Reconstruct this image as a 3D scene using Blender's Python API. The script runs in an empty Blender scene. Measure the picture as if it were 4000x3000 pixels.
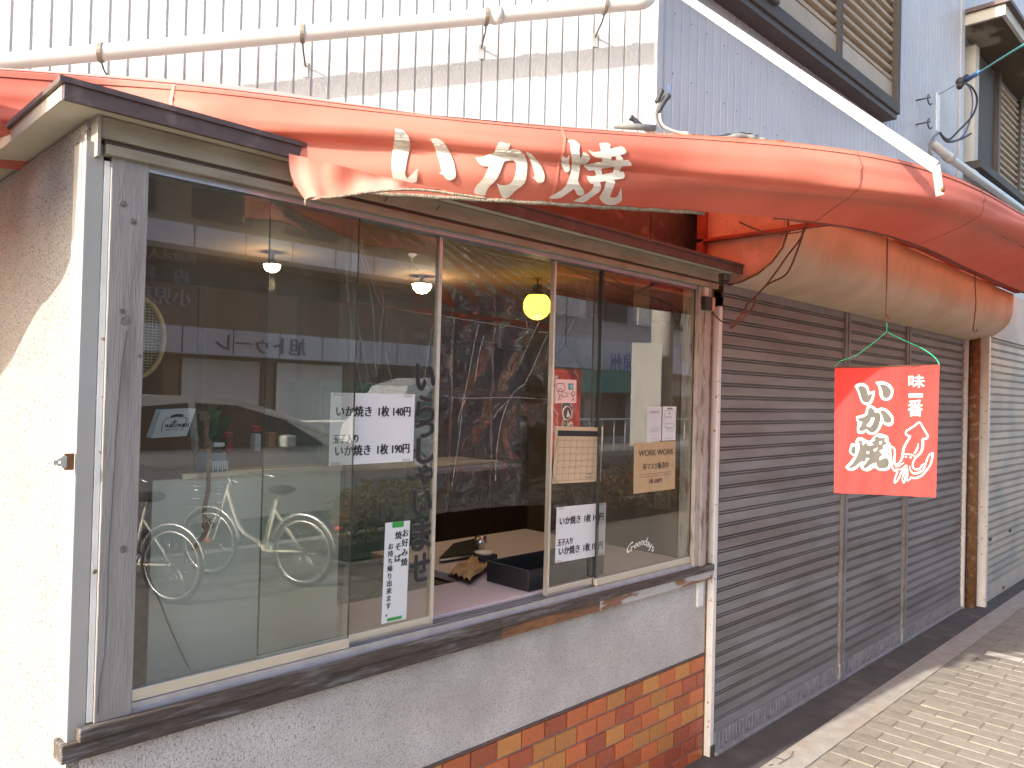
import bpy, bmesh, math, random
from mathutils import Vector, Matrix
from mathutils.bvhtree import BVHTree
random.seed(7)
sc = bpy.context.scene
C = sc.collection
R = math.radians

# ---------------------------------------------------------------- camera
YAW, PIT, ROL, FPX, CAMH = R(44.732), R(.791), R(1.455), 3046.6, 1.55
fw = Vector((math.cos(YAW)*math.cos(PIT), math.sin(YAW)*math.cos(PIT), math.sin(PIT)))
rt0 = Vector((math.sin(YAW), -math.cos(YAW), 0)); up0 = rt0.cross(fw)
rt = math.cos(ROL)*rt0 + math.sin(ROL)*up0
up = -math.sin(ROL)*rt0 + math.cos(ROL)*up0
CAM = Vector((0, 0, CAMH))
cd = bpy.data.cameras.new('camera'); co = bpy.data.objects.new('camera', cd); C.objects.link(co)
cd.sensor_width = 36; cd.lens = FPX/4000*36; cd.clip_start = .02; cd.clip_end = 500
co.matrix_world = Matrix(((rt.x, up.x, -fw.x, 0), (rt.y, up.y, -fw.y, 0), (rt.z, up.z, -fw.z, CAMH), (0, 0, 0, 1)))
sc.camera = co
# ---------------------------------------------------------------- light
SUN_EL, SUN_AZ = R(24.2), R(-3.7)          # light travels towards +X and slightly towards -Y
w = bpy.data.worlds.new('World'); sc.world = w; w.use_nodes = True
nt = w.node_tree; sky = nt.nodes.new('ShaderNodeTexSky'); sky.sky_type = 'NISHITA'; sky.sun_disc = False
sky.sun_elevation = SUN_EL; sky.sun_rotation = R(-86.3); sky.air_density = 1.0; sky.dust_density = 2.5; sky.ozone_density = .4
nt.links.new(sky.outputs[0], nt.nodes['Background'].inputs[0]); nt.nodes['Background'].inputs[1].default_value = .15
sd = bpy.data.lights.new('sun', 'SUN'); sd.energy = 2.7; sd.angle = R(.55); sd.color = (1, .93, .82)
so = bpy.data.objects.new('sun', sd); C.objects.link(so)
ldir = Vector((math.cos(SUN_AZ)*math.cos(SUN_EL), math.sin(SUN_AZ)*math.cos(SUN_EL), -math.sin(SUN_EL)))
so.rotation_euler = ldir.to_track_quat('-Z', 'Y').to_euler(); so.location = (-6, 1, 8)
sc.view_settings.view_transform = 'Standard'; sc.view_settings.look = 'None'
sc.view_settings.exposure = 1.85; sc.view_settings.gamma = 1; sc.view_settings.use_curve_mapping = False
sc.cycles.max_bounces = 10; sc.cycles.transparent_max_bounces = 24; sc.cycles.caustics_reflective = False; sc.cycles.caustics_refractive = False

# ---------------------------------------------------------------- photo rays -> points on real planes
def ray(px, py):
    return (fw*FPX + rt*(px-2000) - up*(py-1500)).normalized()
def onp(px, py, n, c):
    n = Vector(n); d = ray(px, py); return CAM + d*((c - n.dot(CAM))/n.dot(d))
def PY(px, py, y): return onp(px, py, (0, 1, 0), y)
def PX(px, py, x): return onp(px, py, (1, 0, 0), x)
def PZ(px, py, z): return onp(px, py, (0, 0, 1), z)

def proj(p):
    v = Vector(p)-CAM; return (2000+FPX*v.dot(rt)/v.dot(fw), 1500-FPX*v.dot(up)/v.dot(fw))
# ---------------------------------------------------------------- materials
M = {}
def mat(name, col, rough=.6, metal=0, var=.15, vs=8, col2=None, c2s=3, c2lo=.45, c2hi=.6, bump=0, bs=60, spec=.5, stretch=None,
        speck=None, ss=300, slo=.62, rand=0, trans=0, emit=None, es=0, tcol=None):
    """principled material with world-space noise: brightness variation, a second tone in patches, specks and relief"""
    m = bpy.data.materials.new(name); m.use_nodes = True; M[name] = m
    t = m.node_tree; N = t.nodes; L = t.links; b = N['Principled BSDF']
    geo = N.new('ShaderNodeNewGeometry'); src = geo.outputs['Position']
    if stretch:
        mp = N.new('ShaderNodeMapping'); mp.inputs['Scale'].default_value = stretch; L.new(src, mp.inputs[0]); src = mp.outputs[0]
    def noise(s, det=4):
        n = N.new('ShaderNodeTexNoise'); n.inputs['Scale'].default_value = s; n.inputs['Detail'].default_value = det; L.new(src, n.inputs['Vector']); return n.outputs['Fac']
    def ramp(f, lo, hi):
        r = N.new('ShaderNodeMapRange'); r.inputs[1].default_value = lo; r.inputs[2].default_value = hi; L.new(f, r.inputs[0]); return r.outputs[0]
    def mix(f, a, bb, blend='MIX'):
        x = N.new('ShaderNodeMix'); x.data_type = 'RGBA'; x.blend_type = blend
        if isinstance(f, float) or isinstance(f, int): x.inputs[0].default_value = f
        else: L.new(f, x.inputs[0])
        for i, v in ((6, a), (7, bb)):
            if isinstance(v, tuple): x.inputs[i].default_value = (*v, 1)
            else: L.new(v, x.inputs[i])
        return x.outputs[2]
    cur = col
    if col2: cur = mix(ramp(noise(c2s, 6), c2lo, c2hi), cur, col2)
    if var:
        r = N.new('ShaderNodeMapRange'); r.inputs[1].default_value = .3; r.inputs[2].default_value = .7; r.inputs[3].default_value = 1-var; r.inputs[4].default_value = 1+var*.6
        L.new(noise(vs, 5), r.inputs[0])
        h = N.new('ShaderNodeCombineColor'); [L.new(r.outputs[0], h.inputs[i]) for i in range(3)]
        cur = mix(1., cur, h.outputs[0], 'MULTIPLY')
    if speck: cur = mix(ramp(noise(ss, 2), slo, slo+.06), cur, speck)
    if rand:
        oi = N.new('ShaderNodeObjectInfo'); r = N.new('ShaderNodeMapRange'); r.inputs[3].default_value = 1-rand; r.inputs[4].default_value = 1+rand*.5
        L.new(oi.outputs['Random'], r.inputs[0]); h = N.new('ShaderNodeCombineColor'); [L.new(r.outputs[0], h.inputs[i]) for i in range(3)]
        cur = mix(1., cur, h.outputs[0], 'MULTIPLY')
    if isinstance(cur, tuple): b.inputs['Base Color'].default_value = (*cur, 1)
    else: L.new(cur, b.inputs['Base Color'])
    b.inputs['Roughness'].default_value = rough; b.inputs['Metallic'].default_value = metal; b.inputs['Specular IOR Level'].default_value = spec
    if bump:
        bp = N.new('ShaderNodeBump'); bp.inputs['Strength'].default_value = min(1, bump); bp.inputs['Distance'].default_value = .004*max(1, bump)
        L.new(noise(bs, 4), bp.inputs['Height']); L.new(bp.outputs[0], b.inputs['Normal'])
    if emit: b.inputs['Emission Color'].default_value = (*emit, 1); b.inputs['Emission Strength'].default_value = es
    if trans:
        tr = N.new('ShaderNodeBsdfTranslucent'); ms = N.new('ShaderNodeMixShader'); ms.inputs[0].default_value = trans
        if tcol: tr.inputs[0].default_value = (*tcol, 1)
        elif isinstance(cur, tuple): tr.inputs[0].default_value = (*cur, 1)
        else: L.new(cur, tr.inputs[0])
        if bump: L.new(bp.outputs[0], tr.inputs['Normal'])
        L.new(b.outputs[0], ms.inputs[1]); L.new(tr.outputs[0], ms.inputs[2]); L.new(ms.outputs[0], N['Material Output'].inputs[0])
    return m
def glassy(name, tint, ior, rough, dirt, bump=0, dcol=(.6, .57, .5), both=False):
    m = bpy.data.materials.new(name); m.use_nodes = True; M[name] = m
    t = m.node_tree; N = t.nodes; L = t.links; N.remove(N['Principled BSDF'])
    fr = N.new('ShaderNodeFresnel'); fr.inputs[0].default_value = ior
    bf = N.new('ShaderNodeNewGeometry'); iv = N.new('ShaderNodeMath'); iv.operation = 'SUBTRACT'; iv.inputs[0].default_value = 1; L.new(bf.outputs['Backfacing'], iv.inputs[1])
    mu = N.new('ShaderNodeMath'); mu.operation = 'MULTIPLY'; L.new(fr.outputs[0], mu.inputs[0]); L.new(iv.outputs[0], mu.inputs[1])
    tp = N.new('ShaderNodeBsdfTransparent'); tp.inputs[0].default_value = (*tint, 1)
    gl = N.new('ShaderNodeBsdfGlossy'); gl.inputs['Roughness'].default_value = rough
    ms = N.new('ShaderNodeMixShader'); L.new(mu.outputs[0] if not both else fr.outputs[0], ms.inputs[0]); L.new(tp.outputs[0], ms.inputs[1]); L.new(gl.outputs[0], ms.inputs[2])
    df = N.new('ShaderNodeBsdfDiffuse'); df.inputs[0].default_value = (*dcol, 1)
    geo = N.new('ShaderNodeNewGeometry')
    n = N.new('ShaderNodeTexNoise'); n.inputs['Scale'].default_value = 7; n.inputs['Detail'].default_value = 6; L.new(geo.outputs['Position'], n.inputs['Vector'])
    r = N.new('ShaderNodeMapRange'); r.inputs[1].default_value = .35; r.inputs[2].default_value = .75; r.inputs[3].default_value = dirt*.4; r.inputs[4].default_value = dirt
    L.new(n.outputs['Fac'], r.inputs[0])
    m2 = N.new('ShaderNodeMixShader'); L.new(r.outputs[0], m2.inputs[0]); L.new(ms.outputs[0], m2.inputs[1]); L.new(df.outputs[0], m2.inputs[2])
    if both:     # thin film: reflection depends on the angle alone, the same from either side
        lw = N.new('ShaderNodeLayerWeight'); lw.inputs[0].default_value = .5; pw = N.new('ShaderNodeMath'); pw.operation = 'POWER'; pw.inputs[1].default_value = 3; L.new(lw.outputs['Facing'], pw.inputs[0])
        ml = N.new('ShaderNodeMath'); ml.operation = 'MULTIPLY_ADD'; ml.inputs[1].default_value = .75; ml.inputs[2].default_value = .06; L.new(pw.outputs[0], ml.inputs[0]); L.new(ml.outputs[0], ms.inputs[0])
    if bump:
        n2 = N.new('ShaderNodeTexNoise'); n2.inputs['Scale'].default_value = 14; n2.inputs['Detail'].default_value = 3; n2.inputs['Distortion'].default_value = 1.5; L.new(geo.outputs['Position'], n2.inputs['Vector'])
        bp = N.new('ShaderNodeBump'); bp.inputs['Strength'].default_value = 1; bp.inputs['Distance'].default_value = bump; L.new(n2.outputs['Fac'], bp.inputs['Height'])
        L.new(bp.outputs[0], gl.inputs['Normal'])
    L.new(m2.outputs[0], N['Material Output'].inputs[0]); return m

mat('siding', (.44, .44, .445), .5, var=.06, vs=3, bump=.8, bs=95, col2=(.405, .405, .40), c2s=1.5, c2lo=.5, c2hi=.7)
mat('siding_blue', (.45, .445, .465), .5, var=.06, vs=3, bump=.12, bs=140, col2=(.425, .42, .44), c2s=1.2)
mat('siding_gap', (.38, .385, .40), .7, var=.1)
mat('trim_white', (.72, .72, .70), .4, var=.1, vs=14, speck=(.30, .17, .09), ss=60, slo=.68)
mat('alu_white', (.36, .35, .335), .38, var=.05, vs=10)
mat('pvc', (.50, .49, .47), .35, var=.07, vs=5)
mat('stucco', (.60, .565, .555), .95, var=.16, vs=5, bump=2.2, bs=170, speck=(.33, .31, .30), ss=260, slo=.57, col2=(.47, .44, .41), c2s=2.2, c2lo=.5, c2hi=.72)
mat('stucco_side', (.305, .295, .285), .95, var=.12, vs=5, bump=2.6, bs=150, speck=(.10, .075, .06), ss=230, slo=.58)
mat('wood_grey', (.27, .255, .245), .9, var=.14, vs=9, bump=.5, bs=30, stretch=(9, 9, .8), col2=(.18, .16, .15), c2s=3, c2lo=.52, c2hi=.72)
mat('wood_knot', (.20, .175, .155), .9, var=.4, vs=120, bump=1, bs=200)
mat('wood_sill', (.085, .065, .055), .85, var=.35, vs=20, bump=1.2, bs=40, stretch=(1, 8, 8), col2=(.17, .165, .17), c2s=5, c2lo=.52, c2hi=.66)
mat('wood_peel', (.50, .475, .455), .8, var=.1, vs=20, bump=1.0, bs=60, stretch=(1, 5, 5), col2=(.26, .13, .08), c2s=3.2, c2lo=.54, c2hi=.58)
mat('jamb_paint', (.42, .38, .36), .8, var=.2, vs=20, bump=1, bs=60, stretch=(6, 6, 1), col2=(.20, .14, .11), c2s=7, c2lo=.55, c2hi=.68)
mat('wood_brown', (.27, .12, .055), .8, var=.35, vs=18, bump=1.0, bs=40, stretch=(1, 8, 8), col2=(.13, .075, .05), c2s=2.2, c2lo=.42, c2hi=.6)
mat('lintel', (.30, .27, .21), .7, var=.2, vs=7, bump=.4, bs=60, stretch=(1, 4, 4), col2=(.20, .16, .11), c2s=4, c2lo=.5, c2hi=.75)
mat('eave_cream', (.52, .48, .38), .85, var=.12, vs=5, bump=.4, bs=80, col2=(.34, .31, .23), c2s=3, c2lo=.5, c2hi=.75)
mat('fascia', (.10, .066, .063), .6, var=.2, vs=25, bump=.3, bs=90, col2=(.17, .12, .11), c2s=16, c2lo=.58, c2hi=.7)
mat('alu', (.66, .62, .55), .34, metal=.75, var=.08, vs=6, stretch=(1, 6, 6))
mat('alu_track', (.50, .50, .54), .35, metal=.7, var=.12, vs=20)
mat('dark_metal', (.06, .065, .08), .5, var=.2)
mat('clamp_steel', (.22, .19, .15), .6, metal=.3, var=.3, vs=60)
mat('dark_seal', (.02, .022, .024), .6, var=0)
mat('rust', (.20, .095, .04), .9, var=.3, vs=30, bump=.8, bs=120, col2=(.27, .19, .13), c2s=25, c2lo=.55, c2hi=.62)
mat('post_white', (.70, .69, .68), .45, var=.08, vs=8, speck=(.35, .17, .06), ss=45, slo=.67)
mat('awning', (.55, .14, .095), .62, var=.10, vs=4, col2=(.61, .215, .155), c2s=1.6, c2lo=.4, c2hi=.7, bump=.25, bs=30, trans=.28)
mat('awning_top', (.72, .60, .56), .7, var=.07, vs=5, trans=.55, bump=.2, bs=40, tcol=(.85, .16, .06))
mat('awning_fold', (.72, .24, .17), .6, var=.1, vs=9, col2=(.74, .33, .27), c2s=4, trans=.3, bump=.6, bs=18)
mat('letter_white', (.72, .73, .68), .6, var=.06, vs=12, col2=(.60, .60, .53), c2s=7, trans=.25)
mat('letter_worn', (.42, .42, .42), .7, var=.3, vs=40)
mat('rope_tan', (.30, .25, .19), .95, var=.35, vs=80, bump=1.5, bs=250)
mat('thread', (.17, .06, .045), .9, var=.2)
mat('steel_red', (.33, .06, .035), .7, var=.25, vs=20, bump=.3, bs=100)
mat('drum', (.74, .64, .49), .5, var=.12, vs=4, col2=(.60, .48, .32), c2s=2.4, c2lo=.5, c2hi=.75, trans=.3, bump=.3, bs=40)
mat('cap_plate', (.62, .36, .28), .75, var=.15, vs=12, speck=(.22, .10, .06), ss=120, slo=.66, bump=.3, bs=100)
mat('shutter', (.245, .238, .238), .62, metal=.2, var=.14, vs=6, col2=(.20, .18, .172), c2s=2.5, c2lo=.45, c2hi=.6, rand=.10, bump=.35, bs=160, stretch=(.5, 1, 3))
mat('shutter_rail', (.29, .285, .30), .5, metal=.3, var=.25, vs=30, bump=.6, bs=120, speck=(.12, .10, .09), ss=60, slo=.66)
mat('shutter_pale', (.52, .47, .41), .5, metal=.25, var=.12, vs=6, rand=.1, col2=(.36, .37, .36), c2s=3)
mat('banner_red', (.70, .055, .05), .85, var=.07, vs=30, bump=.35, bs=350, trans=.3)
mat('print_white', (.86, .82, .76), .85, var=.04, trans=.15)
mat('print_grey', (.085, .08, .072), .85, var=.05)
mat('string_green', (.02, .45, .22), .6, var=.1)
mat('rust_wire', (.16, .06, .04), .8, var=.2)
mat('cable_grey', (.16, .16, .16), .6, var=.2, vs=60)
mat('cable_cream', (.66, .56, .46), .6, var=.12)
mat('cable_blue', (.05, .12, .28), .5, var=.1)
mat('cable_teal', (.04, .22, .24), .4, var=.1)
mat('cable_dark', (.03, .03, .035), .6, var=.2)
mat('tile_orange', (.52, .135, .045), .35, var=.12, vs=60, rand=.25, bump=.15, bs=200)
mat('tile_ochre', (.52, .21, .06), .35, var=.12, vs=60, rand=.2, bump=.15, bs=200)
mat('tile_dark', (.38, .085, .04), .35, var=.14, vs=60, rand=.2, bump=.15, bs=200)
mat('grout', (.24, .20, .21), .9, var=.15, vs=40)
mat('brick_tan', (.265, .24, .195), .9, var=.14, vs=25, rand=.16, bump=1.0, bs=140, speck=(.30, .24, .19), ss=220, slo=.6)
mat('brick_pale', (.66, .60, .52), .9, var=.1, vs=25, rand=.1, bump=.8, bs=140)
mat('brick_joint', (.24, .20, .165), .95, var=.25, vs=60, bump=1, bs=250)
mat('apron', (.078, .070, .068), .95, var=.22, vs=8, bump=1.4, bs=190, col2=(.115, .10, .095), c2s=4, c2lo=.5, c2hi=.7, speck=(.20, .18, .17), ss=420, slo=.68)  # tone darkened for the stall's shade; likely the same mortar as the edging
mat('apron_edge', (.33, .315, .28), .9, var=.15, vs=14, bump=1, bs=160, col2=(.33, .29, .24), c2s=6)
mat('asphalt', (.06, .06, .062), .9, var=.15, vs=20, bump=1, bs=200)
mat('kerb', (.38, .37, .35), .9, var=.15)
mat('paint_line', (.7, .7, .68), .8, var=.15, vs=20)
mat('beige_slat', (.36, .275, .185), .55, var=.1, vs=6, rand=.08)
mat('frame_blue', (.065, .055, .05), .75, var=.15, vs=30)
mat('frame_brown', (.06, .045, .04), .6, var=.2)
mat('plywood', (.28, .25, .19), .85, var=.15, vs=4, stretch=(1, 1, 1), col2=(.085, .06, .035), c2s=1.3, c2lo=.5, c2hi=.54)
mat('hood_cream', (.50, .47, .42), .8, var=.1)
mat('paper', (.78, .80, .82), .7, var=.03, trans=.2)
mat('paper_grey', (.60, .60, .62), .7, var=.05)
mat('kraft', (.56, .40, .23), .8, var=.08, vs=30, bump=.2, bs=60, trans=.15)
mat('calendar', (.66, .51, .33), .75, var=.05, trans=.15)
mat('ink', (.02, .02, .022), .7, var=0)
mat('ink_halo', (.09, .088, .085), .6, var=.1)
mat('ink_brown', (.10, .055, .035), .7, var=0)
mat('ink_grey', (.25, .25, .27), .7, var=0)
mat('ink_white', (.85, .83, .78), .7, var=0)
mat('tape_green', (.03, .30, .05), .5, var=.1)
mat('tape_clear', (.55, .54, .50), .3, var=.1)
mat('pink_card', (.80, .55, .50), .7, var=.03)
mat('teal', (.02, .32, .28), .6, var=0)
mat('noren_red', (.70, .04, .03), .85, var=.1, trans=.2)
mat('room_wall', (.16, .10, .06), .85, var=.18, vs=4, bump=.3, bs=80)
mat('room_ceiling', (.26, .17, .10), .85, var=.1)
mat('room_floor', (.12, .10, .09), .8, var=.1)
mat('counter', (.60, .52, .55), .4, var=.05, vs=10, speck=(.48, .42, .42), ss=200, slo=.66)
mat('black_tray', (.018, .018, .022), .45, var=.1)
mat('paper_bag', (.45, .30, .15), .8, var=.15, vs=30, bump=1, bs=30)
mat('board_green', (.52, .54, .48), .6, var=.06, vs=5)
mat('wood_dark', (.08, .045, .03), .5, var=.3, vs=30, stretch=(1, 6, 6))
mat('straw', (.58, .40, .16), .7, var=.2, vs=60)
mat('straw_light', (.60, .52, .36), .7, var=.2, vs=60)
mat('rope_brown', (.30, .19, .11), .95, var=.35, vs=150, bump=1.5, bs=400)
mat('leaf', (.07, .15, .05), .6, var=.3, vs=60, rand=.2, trans=.2)
mat('jar_blue', (.10, .15, .22), .3, var=.2)
mat('red_thing', (.50, .05, .03), .6, var=.2)
mat('orange_thing', (.60, .20, .05), .6, var=.2)
mat('white_plastic', (.7, .7, .7), .4, var=.05)
mat('lamp_warm', (1, .9, .7), .5, var=0, emit=(1, .80, .48), es=26)
mat('lamp_yellow', (1, .8, .1), .5, var=0, emit=(1, .70, .04), es=2.0)
mat('black', (.02, .02, .02), .5, var=0)
mat('green_cloth', (.02, .16, .12), .8, var=.2)
# street across
mat('opp_wall', (.22, .17, .13), .8, var=.1, vs=.7)
mat('opp_wall_grey', (.40, .41, .44), .8, var=.06, vs=.7)
mat('opp_band', (.56, .60, .72), .5, var=.05, vs=1)
mat('opp_dark', (.03, .03, .035), .3, var=.2, vs=2)
mat('opp_white', (.72, .73, .74), .6, var=.05, vs=2)
mat('opp_teal', (.03, .26, .25), .7, var=.15)
mat('opp_letter', (.10, .12, .16), .6, var=0)
mat('opp_letter_pale', (.42, .46, .52), .6, var=0)
mat('opp_blue', (.05, .14, .45), .6, var=0)
mat('car_paint', (.62, .64, .66), .25, spec=.8, var=0)
mat('car_dark_paint', (.50, .52, .52), .25, spec=.8, var=0)
mat('car_glass', (.015, .018, .02), .08, spec=1, var=0)
mat('tyre', (.025, .025, .025), .85, var=.1)
mat('chrome', (.72, .72, .72), .2, metal=.9, var=0)
mat('bike_cream', (.74, .70, .60), .35, var=.05)
mat('headlight', (.8, .8, .8), .15, var=0)
mat('tail_red', (.5, .02, .02), .3, var=0)
mat('hedge_leaf', (.16, .12, .035), .7, var=.5, vs=25, rand=.3, col2=(.28, .11, .03), c2s=3, c2lo=.45, c2hi=.6, trans=.2)
mat('hedge_core', (.035, .035, .018), .9, var=.3)
mat('bark', (.16, .12, .09), .9, var=.2)
mat('pole_concrete', (.66, .64, .60), .8, var=.08)
mat('rail_white', (.66, .66, .64), .5, var=.05)
glassy('glass', (.88, .90, .88), 2.1, .004, .035)
glassy('vinyl', (.94, .92, .88), 1.30, .10, .05, bump=.006, both=True)

# ---------------------------------------------------------------- object helpers
def tag(o, label=None, cat=None, group=None, kind=None):
    if label: o['label'] = label
    if cat: o['category'] = cat
    if group: o['group'] = group
    if kind: o['kind'] = kind
    return o
def thing(name, label, cat, loc=(0, 0, 0), group=None):
    o = bpy.data.objects.new(name, None); C.objects.link(o); o.location = loc; o.empty_display_size = .1
    return tag(o, label, cat, group)
def wloc(o):
    v = Vector((0, 0, 0))
    while o: v += o.location; o = o.parent
    return v
class MB:
    def __init__(s): s.v = []; s.f = []; s.sm = []
    def add(s, vs, fs, smooth=False):
        b = len(s.v); s.v += [Vector(v) for v in vs]; s.f += [tuple(i+b for i in f) for f in fs]; s.sm += [smooth]*len(fs); return s
    def box(s, a, b):
        x0, y0, z0 = (min(a[i], b[i]) for i in range(3)); x1, y1, z1 = (max(a[i], b[i]) for i in range(3))
        return s.add([(x0,y0,z0),(x1,y0,z0),(x1,y1,z0),(x0,y1,z0),(x0,y0,z1),(x1,y0,z1),(x1,y1,z1),(x0,y1,z1)],
                     [(0,3,2,1),(4,5,6,7),(0,1,5,4),(1,2,6,5),(2,3,7,6),(3,0,4,7)])
    def obox(s, o, u, v, n):
        o, u, v, n = map(Vector, (o, u, v, n))
        P = [o, o+u, o+u+v, o+v, o+n, o+u+n, o+u+v+n, o+v+n]
        return s.add(P, [(0,3,2,1),(4,5,6,7),(0,1,5,4),(1,2,6,5),(2,3,7,6),(3,0,4,7)])
    def quad(s, a, b, c, d): return s.add([a, b, c, d], [(0,1,2,3)])
    def tube(s, pts, r, n=8, cap=True):
        pts = [Vector(p) for p in pts]; rs = r if isinstance(r, (list, tuple)) else [r]*len(pts)
        vs = []; fs = []; prev = None
        for i, p in enumerate(pts):
            d = (pts[min(i+1, len(pts)-1)]-pts[max(i-1, 0)]).normalized()
            if prev is None:
                a = d.cross(Vector((0, 0, 1))); a = a if a.length > .1 else d.cross(Vector((1, 0, 0)))
            else: a = prev - d*prev.dot(d)
            a.normalize(); prev = a; b = d.cross(a)
            for k in range(n):
                t = 2*math.pi*k/n; vs.append(p + (a*math.cos(t)+b*math.sin(t))*rs[i])
        for i in range(len(pts)-1):
            for k in range(n):
                fs.append((i*n+k, i*n+(k+1)%n, (i+1)*n+(k+1)%n, (i+1)*n+k))
        if cap: fs.append(tuple(range(n-1, -1, -1))); fs.append(tuple((len(pts)-1)*n+k for k in range(n)))
        return s.add(vs, fs, True)
    def extrude(s, prof, a, b, smooth=False):
        """closed profile (list of 3-vectors relative) swept from a to b"""
        a = Vector(a); b = Vector(b); n = len(prof); P = [a+Vector(p) for p in prof]+[b+Vector(p) for p in prof]
        s.add(P, [(i, (i+1) % n, n+(i+1) % n, n+i) for i in range(n)], smooth)
        s.add(P, [tuple(range(n-1, -1, -1)), tuple(range(n, 2*n))]); return s
    def grid(s, fn, nu, nv, smooth=True, close=False):
        vs = [fn(i/nu, j/nv) for i in range(nu+1) for j in range(nv+1)]
        return s.add(vs, [(i*(nv+1)+j, (i+1)*(nv+1)+j, (i+1)*(nv+1)+j+1, i*(nv+1)+j+1) for i in range(nu) for j in range(nv)], smooth)
    def lathe(s, c, prof, n=24, axis='z'):
        c = Vector(c); vs = []
        for (r, h) in prof:
            for k in range(n):
                t = 2*math.pi*k/n; a, b = r*math.cos(t), r*math.sin(t)
                vs.append(c + (Vector((a, b, h)) if axis == 'z' else Vector((a, h, b)) if axis == 'y' else Vector((h, a, b))))
        return s.add(vs, [(i*n+k, i*n+(k+1) % n, (i+1)*n+(k+1) % n, (i+1)*n+k) for i in range(len(prof)-1) for k in range(n)], True)
    def sphere(s, c, r, n=16, m=10, sc_=(1, 1, 1), z0=-1, z1=1):
        c = Vector(c); a0, a1 = math.asin(z0), math.asin(z1)
        return s.lathe(c, [(r*math.cos(a0+(a1-a0)*i/m)*sc_[0], r*math.sin(a0+(a1-a0)*i/m)*sc_[2]) for i in range(m+1)], n)
    def build(s, name, m, parent=None, bevel=0, fix=True):
        off = wloc(parent) if parent else Vector((0, 0, 0))
        me = bpy.data.meshes.new(name); me.from_pydata([v-off for v in s.v], [], s.f)
        me.polygons.foreach_set('use_smooth', s.sm); me.update()
        if fix:
            bm = bmesh.new(); bm.from_mesh(me); bmesh.ops.recalc_face_normals(bm, faces=bm.faces); bm.to_mesh(me); bm.free()
        me.materials.append(M[m]); o = bpy.data.objects.new(name, me); C.objects.link(o); o.parent = parent
        if bevel:
            b = o.modifiers.new('bevel', 'BEVEL'); b.width = bevel; b.segments = 2; b.limit_method = 'ANGLE'; b.angle_limit = R(40)
        return o
def box(name, a, b, m, parent=None, bevel=0): return MB().box(a, b).build(name, m, parent, bevel)
def tube(name, pts, r, m, parent=None, n=8): return MB().tube(pts, r, n).build(name, m, parent)
def curve(pts, n=8):
    """smooth path through the points"""
    pts = [Vector(p) for p in pts]; out = []
    for i in range(len(pts)-1):
        p0, p1, p2, p3 = pts[max(i-1, 0)], pts[i], pts[i+1], pts[min(i+2, len(pts)-1)]
        for k in range(n):
            t = k/n; out.append(.5*((2*p1)+(p2-p0)*t+(2*p0-5*p1+4*p2-p3)*t*t+(3*p1-p0-3*p2+p3)*t**3))
    return out+[pts[-1]]
def inst(src, name, loc, parent):
    o = src.copy(); o.name = name; C.objects.link(o); o.parent = parent; o.location = Vector(loc)-(wloc(parent) if parent else Vector((0,0,0))); return o

# flat shapes: outlines (with holes) filled and cut into small cells so that they can lie on bent cloth
def fill2d(loops, cell=None):
    cu = bpy.data.curves.new('outline', 'CURVE'); cu.dimensions = '2D'; cu.fill_mode = 'BOTH'
    for lp in loops:
        sp = cu.splines.new('POLY'); sp.points.add(len(lp)-1); sp.use_cyclic_u = True
        for p, q in zip(sp.points, lp): p.co = (q[0]*.01, -q[1]*.01, 0, 1)
    o = bpy.data.objects.new('outline', cu)
    C.objects.link(o); me = bpy.data.meshes.new_from_object(o.evaluated_get(bpy.context.evaluated_depsgraph_get()))
    bpy.data.objects.remove(o); bpy.data.curves.remove(cu)
    bm = bmesh.new(); bm.from_mesh(me); bpy.data.meshes.remove(me)
    for v in bm.verts: v.co = Vector((v.co.x*100, -v.co.y*100, 0))
    if cell:
        xs = [v.co.x for v in bm.verts]; ys = [v.co.y for v in bm.verts]
        for ax, lo, hi in ((0, min(xs), max(xs)), (1, min(ys), max(ys))):
            k = lo+cell
            while k < hi:
                c = Vector((k, 0, 0)) if ax == 0 else Vector((0, k, 0)); n = Vector((1, 0, 0)) if ax == 0 else Vector((0, 1, 0))
                bmesh.ops.bisect_plane(bm, geom=bm.verts[:]+bm.edges[:]+bm.faces[:], plane_co=c, plane_no=n); k += cell
    vs = [v.co.copy() for v in bm.verts]; bm.verts.index_update(); fs = [tuple(v.index for v in f.verts) for f in bm.faces]; bm.free(); return vs, fs
TX = {}
def text2d(s):
    if s not in TX:
        c = bpy.data.curves.new('lettering', 'FONT'); c.body = s; c.resolution_u = 3; o = bpy.data.objects.new('lettering', c); C.objects.link(o)
        me = bpy.data.meshes.new_from_object(o.evaluated_get(bpy.context.evaluated_depsgraph_get()))
        TX[s] = ([v.co.copy() for v in me.vertices], [tuple(p.vertices) for p in me.polygons]); bpy.data.objects.remove(o); bpy.data.meshes.remove(me)
    return TX[s]
def smooth_loop(lp, n=3):
    out = []; k = len(lp)
    for i in range(k):
        p0, p1, p2, p3 = (Vector((*lp[(i+j-1) % k], 0)) for j in range(4))
        sharp = (p1-p0).length and (p2-p1).length and (p1-p0).normalized().dot((p2-p1).normalized()) < .35
        sharp2 = (p2-p1).length and (p3-p2).length and (p2-p1).normalized().dot((p3-p2).normalized()) < .35
        a = p1 if sharp else p0; d = p2 if sharp2 else p3
        for j in range(n):
            t = j/n; q = .5*((2*p1)+(p2-a)*t+(2*a-5*p1+4*p2-d)*t*t+(3*p1-a-3*p2+d)*t**3); out.append((q.x, q.y))
    return out
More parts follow.
